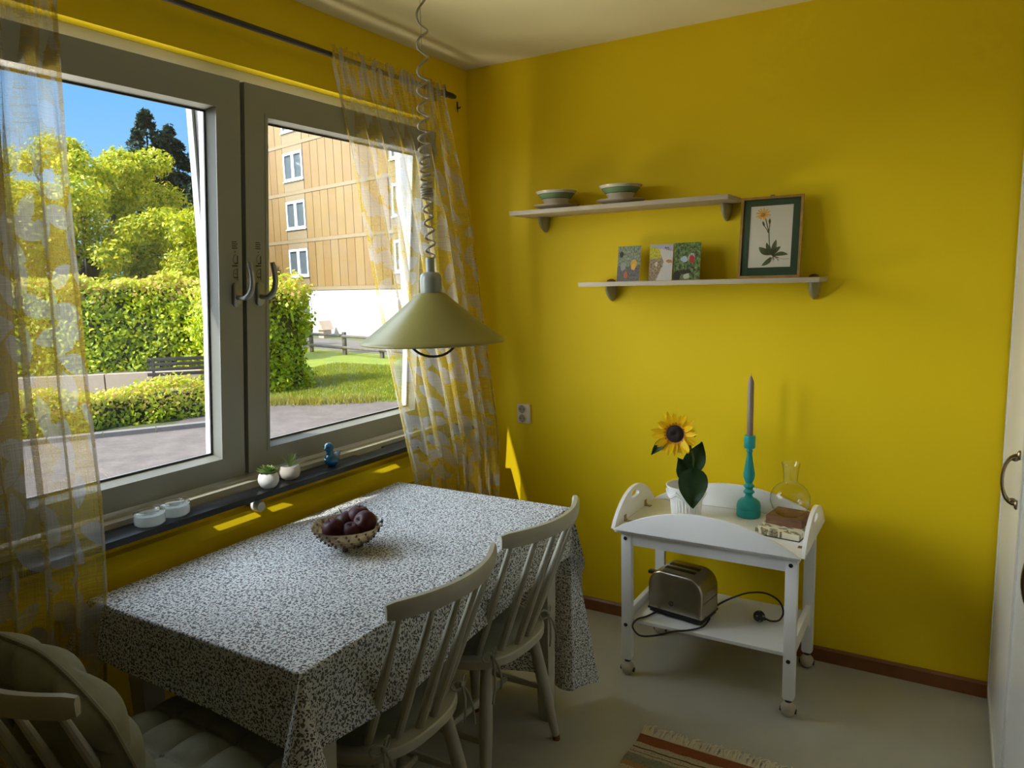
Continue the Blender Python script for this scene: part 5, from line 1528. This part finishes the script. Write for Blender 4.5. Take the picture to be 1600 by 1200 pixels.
def flap_end(xa, xb):
    """arched end flap with a hand hole"""
    poly = [(cym + u, QZ + 0.002 + w_) for u, w_ in arc_pts(EW, 0.112, 40)]
    hc = (cym, QZ + 0.078)
    hole = []
    n = 48
    outer = []
    P = [(cym - EW / 2, QZ), ] + poly + [(cym + EW / 2, QZ)]
    def ray(a):
        d = (math.cos(a), math.sin(a)); best = 1e9
        for i in range(len(P)):
            p, q = P[i], P[(i + 1) % len(P)]
            ex_, ey_ = q[0] - p[0], q[1] - p[1]
            den = d[0] * ey_ - d[1] * ex_
            if abs(den) < 1e-12: continue
            t = ((p[0] - hc[0]) * ey_ - (p[1] - hc[1]) * ex_) / den
            s_ = ((p[0] - hc[0]) * d[1] - (p[1] - hc[1]) * d[0]) / den
            if t > 0 and -1e-6 <= s_ <= 1 + 1e-6: best = min(best, t)
        return (hc[0] + d[0] * best, hc[1] + d[1] * best)
    angs = [2 * PI * k / n for k in range(n)]
    ca = [math.atan2(QZ - hc[1], s_ * EW / 2) % (2 * PI) for s_ in (-1, 1)]
    for c in ca:
        k = min(range(n), key=lambda i: abs(angs[i] - c)); angs[k] = c
    for a in angs:
        outer.append(ray(a))
        e = 0.46
        cx_, sy_ = math.cos(a), math.sin(a)
        hole.append((hc[0] + 0.040 * abs(cx_) ** 0.8 * (1 if cx_ > 0 else -1), hc[1] + 0.0145 * abs(sy_) ** 0.8 * (1 if sy_ > 0 else -1) + 0.004 * (1 - cx_ * cx_)))
    m = MB(); vs = []
    for loop, x in ((outer, xa), (hole, xa), (hole, xb), (outer, xb)): vs += [(x, a, b) for a, b in loop]
    fs = []
    for L in range(4):
        M2 = (L + 1) % 4
        for k in range(n): fs.append((L * n + k, L * n + (k + 1) % n, M2 * n + (k + 1) % n, M2 * n + k))
    return m.add(vs, fs, True)
for xa, xb in ((QX0 - 0.014, QX0 - 0.0005), (QX1 + 0.0005, QX1 + 0.014)):
    fe_ = O('end_flap', flap_end(xa, xb), m_trol, tr)
    hg = MB()
    xi = xb if xa < 1.2 else xa
    sg = 1 if xa < 1.2 else -1
    for y in (cym - 0.11, cym + 0.11):
        hg.box(min(xi, xi + sg * 0.026), max(xi, xi + sg * 0.026), y - 0.011, y + 0.011, QZ, QZ + 0.0015)
        hg.box(min(xi, xi + sg * 0.0015), max(xi, xi + sg * 0.0015), y - 0.011, y + 0.011, QZ, QZ + 0.024)
        hg.lathe([(0, -0.012), (0.003, -0.012), (0.003, 0.012), (0, 0.012)], (xi + sg * 0.002, y, QZ + 0.002), 10, 1)
    O('hinge', hg, m_brass, fe_, 'dark brass hinges')

# ------------------------------------------------------------------ things on the trolley
QT = QZ + 0.0005
# potted sunflower
sx, sy = 1.132, -0.242
sf = E('potted_sunflower', (sx, sy, QT), 'yellow sunflower in a white ribbed pot on the trolley', 'plant')
def _ceram():
    t = NT('white_ceramic'); return t.done(t.pbsdf((0.80, 0.80, 0.78), 0.25, 0))
m_cer = _ceram()
prf = [(0, 0.0), (0.050, 0.0), (0.053, 0.004), (0.0545, 0.012), (0.0605, 0.078), (0.062, 0.082), (0.069, 0.084), (0.071, 0.092), (0.0745, 0.122), (0.0775, 0.128), (0.0775, 0.1315), (0.074, 0.132), (0.070, 0.122), (0.060, 0.075), (0.051, 0.030), (0, 0.028)]
n = 180
pv = []; pf = []
for j in range(n):
    a = 2 * PI * j / n
    for r_, h in prf:
        rr = r_
        if 0.011 < h < 0.079 and r_ > 0.0535 and not (h in (0.075,)): rr += 0.0022 * math.cos(a * 30)
        pv.append((sx + rr * math.cos(a), sy + rr * math.sin(a), QT + h))
m_ = len(prf)
for j in range(n):
    k = (j + 1) % n
    for i in range(m_ - 1): pf.append((j * m_ + i, k * m_ + i, k * m_ + i + 1, j * m_ + i + 1))
po = O('pot', MB().add(pv, pf), m_cer, sf, 'white ceramic pot')
gl = MB()
for k in range(7):      # raised garlands with a bow between them on the collar
    a0 = 2 * PI * k / 7
    for off in (0.0, 0.006):
        pts = []
        for q in range(11):
            t = q / 10; a = a0 + t * 2 * PI / 7
            h = 0.114 - off - 0.019 * math.sin(PI * t); rr = 0.0712 + (h - 0.092) * 0.117 + 0.0016
            pts.append((sx + rr * math.cos(a), sy + rr * math.sin(a), QT + h))
        gl.tube(pts, 0.0030, 6)
    rr = 0.0745
    gl.sphere((sx + rr * math.cos(a0), sy + rr * math.sin(a0), QT + 0.114), 0.0042, 8, 6)
    for s_ in (-1, 1):
        gl.tube([(sx + rr * math.cos(a0), sy + rr * math.sin(a0), QT + 0.113), (sx + (rr - 0.002) * math.cos(a0 + 0.05 * s_), sy + (rr - 0.002) * math.sin(a0 + 0.05 * s_), QT + 0.097)], [0.0026, 0.0014], 6)
O('garland_relief', gl, m_cer, po)
m_sstem = paint('green_stem', (0.10, 0.16, 0.03), 0.6)
m_petal = leafmat('sunflower_petals', [(0.88, 0.50, 0.004), (0.95, 0.62, 0.006), (0.82, 0.56, 0.02)], 0.3, 0.5, 0.015)
m_disc = paint('sunflower_disc', (0.018, 0.009, 0.006), 0.9, 0.5, 200, 0.6, 300)
m_sleaf = leafmat('sunflower_leaf', [(0.018, 0.055, 0.015), (0.03, 0.075, 0.02)], 0.12, 0.5, 0.03)
hc = Vector((1.106, -0.300, 0.935)); hn = Vector((-0.10, -0.92, -0.02)).normalized()
hn = Vector((0.10, -0.95, 0.10)).normalized()
hu = hn.cross(Vector((0, 0, 1))).normalized(); hv = hu.cross(hn).normalized()
O('stem', MB().tube([(sx + 0.005, sy, QT + 0.03), (sx + 0.02, sy - 0.002, QT + 0.15), (sx + 0.030, sy - 0.008, QT + 0.24), (sx + 0.012, sy - 0.018, QT + 0.315), hc[:] - hn * 0.03 if False else tuple(hc - hn * 0.018)], [0.006, 0.0055, 0.005, 0.005, 0.008], 10), m_sstem, sf)
fh = O('flower_head', MB().tube([tuple(hc - hn * 0.022), tuple(hc - hn * 0.010), tuple(hc - hn * 0.002)], [0.008, 0.024, 0.030], 20), m_sstem, sf, 'yellow flower head with dark centre')
dm = MB()
vs = []; fs = []
nr_, na_ = 7, 26
for i in range(nr_ + 1):
    for j in range(na_):
        a = 2 * PI * j / na_; r_ = 0.0335 * i / nr_
        hgt = 0.004 + 0.006 * math.sin(PI * min(1, i / nr_ * 1.1)) + (rs.uniform(-1, 1) * 0.0012 if i else 0)
        vs.append(hc + hu * r_ * math.cos(a) + hv * r_ * math.sin(a) + hn * hgt)
for i in range(nr_):
    for j in range(na_):
        k = (j + 1) % na_; fs.append((i * na_ + j, (i + 1) * na_ + j, (i + 1) * na_ + k, i * na_ + k))
O('disc', dm.add(vs, fs), m_disc, fh)
def petal(mb, a, r0, L, W, tilt_, curl):
    d = hu * math.cos(a) + hv * math.sin(a); s_ = hu * -math.sin(a) + hv * math.cos(a)
    vs = []; n = 7
    for k in range(n + 1):
        q = k / n
        w_ = W * (math.sin(PI * (0.16 + 0.84 * q)) ** 0.75 if q < 1 else 0.02)
        c = hc + d * (r0 + L * q) + hn * (tilt_ * L * q + curl * L * q * q)
        for e in (-1, 0, 1): vs.append(c + s_ * e * w_ * 0.5 + hn * (-0.12 * W * (1 - abs(e))))
    fs = []
    for k in range(n):
        for e in range(2): fs.append((k * 3 + e, k * 3 + e + 1, (k + 1) * 3 + e + 1, (k + 1) * 3 + e))
    mb.add(vs, fs)
rs2 = random.Random(21)
for k in range(34):
    a = 2 * PI * k / 34 + rs2.uniform(-0.08, 0.08)
    m = MB(); lay = k % 2
    petal(m, a, 0.027, rs2.uniform(0.050, 0.068) * (1.0 if lay else 0.92), 0.021, rs2.uniform(-0.15, 0.30) + (0.28 if lay else 0.0), rs2.uniform(-0.35, 0.15))
    O('petal', m, m_petal, fh, sharp=0)
im = MB()
for k in range(20):
    petal(im, 2 * PI * k / 20 + 0.1, 0.027, rs2.uniform(0.014, 0.020), 0.010, 0.5, 0.1)
O('inner_petals', im, leafmat('inner_petals', [(0.55, 0.20, 0.01), (0.75, 0.35, 0.01)], 0.3), fh, 'orange inner petals', sharp=0)
def heart_leaf(p, d, nrm, L, W, curl, name='leaf'):
    p = Vector(p); d = Vector(d).normalized(); nrm = (Vector(nrm) - d * Vector(nrm).dot(d)).normalized(); s_ = d.cross(nrm)
    m = MB(); n = 12; wn_ = 8
    vs = []
    for k in range(n + 1):
        q = k / n
        w_ = W * (math.sin(PI * q ** 0.62) ** 0.85 if 0 < q < 1 else 0.03)
        for e in range(wn_ + 1):
            t = (e / wn_ - 0.5) * 2
            back = -0.10 * L * abs(t) ** 1.5 * max(0, 1 - q * 2.2)
            vein = 0.0016 * math.sin(q * 22 + abs(t) * 5)
            vs.append(p + d * (L * q + back) + s_ * t * w_ * 0.5 + nrm * (curl * L * q * q - 0.16 * W * t * t * -1 + 0.006 * (1 - abs(t)) * -1 + vein))
    fs = []
    for k in range(n):
        for e in range(wn_): fs.append((k * (wn_ + 1) + e, k * (wn_ + 1) + e + 1, (k + 1) * (wn_ + 1) + e + 1, (k + 1) * (wn_ + 1) + e))
    return O(name, m.add(vs, fs), m_sleaf, sf, sharp=0)
# directions: picture right ~ (.86,.51,0), towards the camera ~ (.45,-.85,.2)
CV = Vector((0.50, -0.84, 0.20))
heart_leaf((1.180, -0.322, 0.805), (0.0, -0.06, -1.0), CV + Vector((0, 0, 0.2)), 0.142, 0.112, 0.03)
heart_leaf((1.150, -0.252, 0.790), (0.35, 0.15, 1.0), CV, 0.118, 0.085, 0.05)
heart_leaf((1.143, -0.262, 0.760), (-0.42, -0.28, 1.0), CV, 0.090, 0.070, 0.08)
heart_leaf((1.062, -0.298, 0.905), (-0.75, -0.45, -0.95), CV + Vector((0, 0, 0.6)), 0.075, 0.036, -0.1)
heart_leaf((1.150, -0.275, 0.925), (0.9, 0.5, 0.1), CV + Vector((0, 0, 0.3)), 0.032, 0.022, -0.2)

# candlestick and candle
kx, ky = 1.343, -0.118
m_teal = paint('turquoise_painted_wood', (0.012, 0.34, 0.34), 0.45, 0.08, 30)
kprof = [(0, 0), (0.0440, 0), (0.0455, 0.003), (0.0455, 0.026), (0.0445, 0.030), (0.0460, 0.033), (0.0455, 0.044), (0.041, 0.058), (0.030, 0.068), (0.020, 0.072), (0.0150, 0.077), (0.0130, 0.084), (0.0150, 0.090), (0.0205, 0.094), (0.0215, 0.099), (0.0165, 0.104),
         (0.0135, 0.108), (0.0165, 0.114), (0.0205, 0.119), (0.0205, 0.123), (0.0150, 0.128), (0.0125, 0.133), (0.0170, 0.142), (0.0215, 0.156), (0.0220, 0.168), (0.0185, 0.192), (0.0135, 0.222), (0.0100, 0.246), (0.0098, 0.254), (0.0130, 0.259), (0.0125, 0.264), (0.0110, 0.268),
         (0.0200, 0.272), (0.0215, 0.275), (0.0215, 0.318), (0.0205, 0.321), (0.0125, 0.321), (0.0122, 0.300), (0, 0.300)]
O('candlestick', MB().lathe(kprof, (kx, ky, QT), 40), m_teal, label='turned turquoise wooden candlestick on the trolley', cat='candlestick', origin=(kx, ky, QT))
m_wax = paint('greige_wax', (0.26, 0.195, 0.155), 0.45, 0.04, 20)
cn = E('candle', (kx, ky, QT + 0.3005), 'tall grey-brown candle in the turquoise candlestick', 'candle')
O('wax', MB().lathe([(0, 0), (0.0118, 0), (0.0115, 0.225), (0.0108, 0.232), (0.0055, 0.245), (0.003, 0.252), (0, 0.2535)], (kx, ky, QT + 0.3005), 24), m_wax, cn)
O('wick', MB().tube([(kx, ky, QT + 0.552), (kx + 0.001, ky, QT + 0.562)], 0.0012, 6), m_cord, cn)

# carafe on a wooden block on a patterned tray
def _napkin():
    t = NT('ivory_printed_paper'); uv = t.obj()
    nz = t.n('TexNoise'); nz.inputs['Scale'].default_value = 70; t.set(nz.inputs['Vector'], uv)
    d = t.n('VectorMath', operation='MULTIPLY_ADD'); t.set(d.inputs[0], nz.outputs['Color']); d.inputs[1].default_value = (0.008, 0.008, 0.0); t.set(d.inputs[2], uv)
    a, ca = t.leaf(d.outputs[0], 26, 0.019, 0.0075, 0.9)
    b, cb = t.leaf(d.outputs[0], 42, 0.010, 0.004, 2.0, offs=(0.3, 0.11, 0))
    m = t.math('MAXIMUM', t.math('GREATER_THAN', a, 0.0), t.math('MULTIPLY', t.math('GREATER_THAN', b, 0.0), t.math('GREATER_THAN', cb.outputs[1], 0.5)))
    ink = t.ramp(t.noise(uv, 160, 3), [(0.4, (0.10, 0.085, 0.04)), (0.6, (0.32, 0.28, 0.15))])
    return t.done(t.pbsdf(t.mix(m, (0.70, 0.66, 0.50), ink), 0.5))
Mn = Matrix.Translation((1.505, -0.235, 0)) @ Matrix.Rotation(math.radians(-8), 4, 'Z')
np_ = E('napkin_pack', (1.505, -0.235, QT), 'ivory square pack with small animal prints under the wooden block', 'box')
O('paper_stack', MB().box(-0.080, 0.078, -0.095, 0.095, QT + 0.002, QT + 0.024, 0.003).xform(Mn), _napkin(), np_)
O('black_base', MB().box(-0.082, 0.080, -0.097, 0.097, QT, QT + 0.002).xform(Mn), m_black, np_)
def _walnut():
    t = NT('walnut_block'); o = t.obj()
    w_ = t.noise(t.mapped(o, (6, 60, 60)), 1.0, 4)
    return t.done(t.pbsdf(t.ramp(w_, [(0.35, (0.10, 0.042, 0.018)), (0.65, (0.20, 0.095, 0.042))]), 0.5))
Mw = Matrix.Translation((1.510, -0.195, QT + 0.0245)) @ Matrix.Rotation(math.radians(-8), 4, 'Z')
wb = MB()
hw_ = 0.065; nn = 40
top = 0.030; 
sq = []
for k in range(nn):
    a = 2 * PI * k / nn + PI / 4; c, s_ = math.cos(a), math.sin(a); q = max(abs(c), abs(s_)); sq.append((hw_ * c / q, hw_ * s_ / q))
ci = [(0.050 * math.cos(2 * PI * k / nn + PI / 4), 0.050 * math.sin(2 * PI * k / nn + PI / 4)) for k in range(nn)]
c2_ = [(x * 0.55, y * 0.55) for x, y in ci]
vs = [(x, y, 0) for x, y in sq] + [(x, y, top) for x, y in sq] + [(x, y, top) for x, y in ci] + [(x, y, top - 0.013) for x, y in c2_]
fs = []
for L in range(3):
    for k in range(nn): fs.append((L * nn + k, L * nn + (k + 1) % nn, (L + 1) * nn + (k + 1) % nn, (L + 1) * nn + k))
fs.append(tuple(range(3 * nn, 4 * nn))); fs.append(tuple(reversed(range(nn))))
O('wooden_block', wb.add(vs, fs, False).xform(Mw), _walnut(), label='walnut block with a round hollow under the glass carafe', cat='stand', sharp=20)
m_carafe = thin_glass('thin_clear_glass', (0.985, 0.99, 0.98), (0.50, 0.50, 0.44), 1.45, 0.0, 1.0)
gx, gy, gz = 1.510, -0.195, QT + 0.0245 + 0.0175
cf = [(0, 0.0), (0.012, 0.0005), (0.028, 0.004), (0.048, 0.016), (0.064, 0.036), (0.0715, 0.060), (0.0695, 0.084), (0.060, 0.105), (0.045, 0.121), (0.031, 0.129), (0.0262, 0.134), (0.0250, 0.141), (0.0262, 0.160), (0.0290, 0.185), (0.0325, 0.203), (0.0335, 0.2045), (0.0332, 0.206), (0.0318, 0.2045), (0.0282, 0.185), (0.0254, 0.160), (0.0242, 0.141)]
O('carafe', MB().lathe(cf, (gx, gy, gz), 56), m_carafe, label='round clear glass carafe on the walnut block', cat='carafe', origin=(gx, gy, gz))

# toaster on the lower shelf
def _brush():
    t = NT('brushed_steel'); o = t.obj()
    f = t.noise(t.mapped(o, (3, 3, 260)), 1.0, 3)
    return t.done(t.pbsdf((0.46, 0.43, 0.37), 0.27, 1.0, None))
m_brush = _brush()
ZS = 0.2285
Mt = Matrix.Translation((1.146, -0.318, ZS)) @ Matrix.Rotation(math.radians(-9), 4, 'Z')
to = E('toaster', (1.146, -0.318, ZS), 'brushed steel two-slot toaster on the lower trolley shelf', 'toaster')
hw_, hd_, b0, ht = 0.113, 0.074, 0.022, 0.183
out = [(-hw_, b0), (hw_, b0)]
for k in range(13):
    a = PI / 2 * k / 12; out.append((hw_ - 0.062 + 0.062 * math.cos(a), ht - 0.066 + 0.066 * math.sin(a)))
for k in range(13):
    a = PI / 2 + PI / 2 * k / 12; out.append((-hw_ + 0.062 + 0.062 * math.cos(a), ht - 0.066 + 0.066 * math.sin(a)))
O('housing', MB().prism(out, 1, -hd_, hd_, 0.014, 4).xform(Mt), m_brush, to)
O('base', MB().box(-hw_ + 0.004, hw_ - 0.004, -hd_ + 0.008, hd_ - 0.008, 0.006, 0.024, 0.004).xform(Mt), m_black, to)
O('base_skirt', MB().box(-hw_ - 0.0012, hw_ + 0.0012, -hd_ + 0.001, hd_ - 0.001, 0.0185, 0.027, 0.003).xform(Mt), m_black, to)
for sx_ in (-1, 1):
    for sy_ in (-1, 1):
        O('foot', MB().lathe([(0, 0), (0.008, 0), (0.009, 0.007), (0, 0.007)], (0.08 * sx_, 0.045 * sy_, 0), 12).xform(Mt), m_black, to)
for yy in (-0.020, 0.020):
    O('slot', MB().box(-0.062, 0.062, yy - 0.0115, yy + 0.0115, ht - 0.003, ht + 0.0008, 0.0004).box(-0.060, 0.060, yy - 0.0005, yy + 0.0005, ht, ht + 0.0016).xform(Mt), m_black, to)
O('end_seam', MB().box(hw_ - 0.0005, hw_ + 0.0006, -hd_ + 0.012, hd_ - 0.012, 0.085, 0.087).xform(Mt), m_black, to)
O('lever', MB().box(-hw_ - 0.034, -hw_ + 0.002, -0.012, 0.012, 0.132, 0.145, 0.004).xform(Mt), m_black, to)
em = MB().lathe([(0.0065, 0), (0.0095, 0), (0.0095, 0.0008), (0.0065, 0.0008)], (0, 0, 0), 24, 1).box(-0.0045, 0.0045, 0, 0.0008, -0.0022, -0.0008).box(-0.0012, 0.0012, 0, 0.0008, -0.004, 0.0045)
em = em.xform(Mt @ Matrix.Translation((-0.012, -hd_, 0.062)) @ Matrix.Scale(-1, 4, (0, 1, 0)))
O('emblem', em, m_dark, to, 'small round emblem on the front')
# cord: loops out over the front edge, back under, then round to the plug
def spline(pts, n=10):
    P = [Vector(p) for p in pts]; res = []
    for i in range(len(P) - 1):
        p0 = P[max(0, i - 1)]; p1 = P[i]; p2 = P[i + 1]; p3 = P[min(len(P) - 1, i + 2)]
        for k in range(n):
            t = k / n
            res.append(0.5 * ((2 * p1) + (-p0 + p2) * t + (2 * p0 - 5 * p1 + 4 * p2 - p3) * t * t + (-p0 + 3 * p1 - 3 * p2 + p3) * t ** 3))
    res.append(P[-1]); return res
zc = ZS + 0.0045
cordp = [(1.06, -0.365, zc + 0.004), (1.035, -0.42, zc), (1.015, -0.462, zc + 0.002), (1.008, -0.495, zc - 0.014), (1.045, -0.520, zc - 0.030), (1.10, -0.518, zc - 0.020), (1.165, -0.490, zc - 0.001), (1.215, -0.452, zc), (1.252, -0.405, zc + 0.002), (1.262, -0.355, zc + 0.015)]
O('cord', MB().tube(spline(cordp), 0.0036, 8), m_black, to)
cord2 = [(1.256, -0.285, zc + 0.024), (1.275, -0.245, zc + 0.035), (1.315, -0.185, zc + 0.045), (1.36, -0.145, zc + 0.055), (1.42, -0.130, zc + 0.058), (1.472, -0.150, zc + 0.045), (1.497, -0.195, zc + 0.024), (1.490, -0.235, zc + 0.008), (1.465, -0.252, zc + 0.006), (1.445, -0.252, zc + 0.010)]
O('cord', MB().tube(spline(cord2), 0.0036, 8), m_black, to)
Mp = Matrix.Translation((1.445, -0.252, zc + 0.010)) @ Matrix.Rotation(math.radians(195), 4, 'Z')
pg = MB().tube([(0, 0, 0), (0.014, 0, 0), (0.02, 0, 0.001)], [0.005, 0.009, 0.012], 12)
pf_ = Vector((0.35, -0.85, 0.45)).normalized()
qm = pf_.to_track_quat('Z', 'Y').to_matrix().to_4x4()
pgm = MB().lathe([(0, -0.008), (0.014, -0.008), (0.0175, -0.003), (0.0178, 0.006), (0.016, 0.009), (0, 0.009)], (0, 0, 0), 24)
Mq = Matrix.Translation((1.422, -0.260, zc + 0.019)) @ qm @ Matrix.Scale(1.2, 4)
pgw = MB(); a_ = pg.xform(Mp); pgw.add(a_.v, a_.f); b_ = pgm.xform(Mq); pgw.add(b_.v, b_.f)
pl_ = O('plug', pgw, m_black, to)
pn = MB()
for s_ in (-1, 1):
    pn.tube([(0.0095 * s_, 0, 0.008), (0.0095 * s_, 0, 0.027)], 0.0024, 8)
    pn.box(-0.003, 0.003, 0.0145 * s_ - 0.001, 0.0145 * s_ + 0.001, 0.006, 0.0098)
O('pins', pn.xform(Mq), m_steel, to, 'metal plug pins')

# ------------------------------------------------------------------ rag rug
RX0, RX1, RY0, RY1 = 1.160, 1.86, -2.55, -0.805
def _rug():
    t = NT('woven_rag_rug'); o = t.obj()
    s_ = t.n('SeparateXYZ'); t.set(s_.inputs[0], o)
    y = t.math('MULTIPLY', t.math('SUBTRACT', (RY1 - RY0) / 2, s_.outputs[1]), 1.0)   # distance from the fringed end
    wob = t.math('MULTIPLY', t.math('SUBTRACT', t.noise(t.mapped(o, (25, 3, 1)), 1.0, 2), 0.5), 0.010)
    yy = t.math('FRACT', t.math('DIVIDE', t.math('ADD', y, wob), 0.36))
    rust = (0.26, 0.07, 0.022); be = (0.50, 0.42, 0.28); gr = (0.23, 0.25, 0.17); dk_ = (0.06, 0.04, 0.02)
    st_ = [(0.0, rust), (0.135, rust), (0.14, be), (0.20, be), (0.205, dk_), (0.215, dk_), (0.22, be), (0.27, be), (0.275, dk_), (0.285, be), (0.32, gr), (0.42, gr), (0.43, (0.42, 0.22, 0.10)), (0.50, be), (0.58, gr), (0.66, rust), (0.76, be), (0.84, gr), (0.93, be), (1.0, rust)]
    col = t.ramp(yy, st_, 'CONSTANT')
    rib = t.n('TexWave', wave_type='BANDS', bands_direction='Y'); rib.inputs['Scale'].default_value = 38; rib.inputs['Distortion'].default_value = 1.5; t.set(rib.inputs['Vector'], o)
    kn_ = t.noise(t.mapped(o, (220, 90, 1)), 1.0, 2)
    hgt = t.math('ADD', t.math('MULTIPLY', rib.outputs[1], 0.6), kn_)
    col = t.mix(t.math('MULTIPLY', t.math('GREATER_THAN', kn_, 0.60), 0.45), col, (0.10, 0.06, 0.035))
    return t.done(t.pbsdf(col, 0.95, 0, t.bump(hgt, 0.6, 0.004)))
rr_ = E('rag_rug', ((RX0 + RX1) / 2, (RY0 + RY1) / 2, 0), 'striped rust and beige rag rug with fringe on the floor', 'rug')
rgm = MB().grid(lambda u, v: (lerp(RX0, RX1, u) + 0.003 * math.sin(v * 60), lerp(RY0, RY1, v) + 0.004 * math.sin(u * 9), 0.0085 + 0.0015 * math.sin(v * 170) * math.sin(u * 50)), 40, 120)
rgm.box(RX0 + 0.004, RX1 - 0.004, RY0 + 0.006, RY1 - 0.006, 0.0, 0.006)
O('weave', rgm, _rug(), rr_)
fg = MB()
rf = random.Random(6)
x = RX0 + 0.003
while x < RX1:
    for q in range(2):
        L_ = rf.uniform(0.038, 0.066); dx = rf.gauss(0.006, 0.014)
        fg.tube([(x, RY1 - 0.004, 0.008), (x + dx * 0.4, RY1 + L_ * 0.5, 0.011 + rf.uniform(0, 0.010)), (x + dx, RY1 + L_, 0.003 + rf.uniform(0, 0.004))], [0.0028, 0.0026, 0.0016], 5)
        x += 0.0034
O('fringe', fg, paint('cotton_fringe', (0.74, 0.66, 0.48), 0.95), rr_, 'pale cotton fringe', kind='stuff')
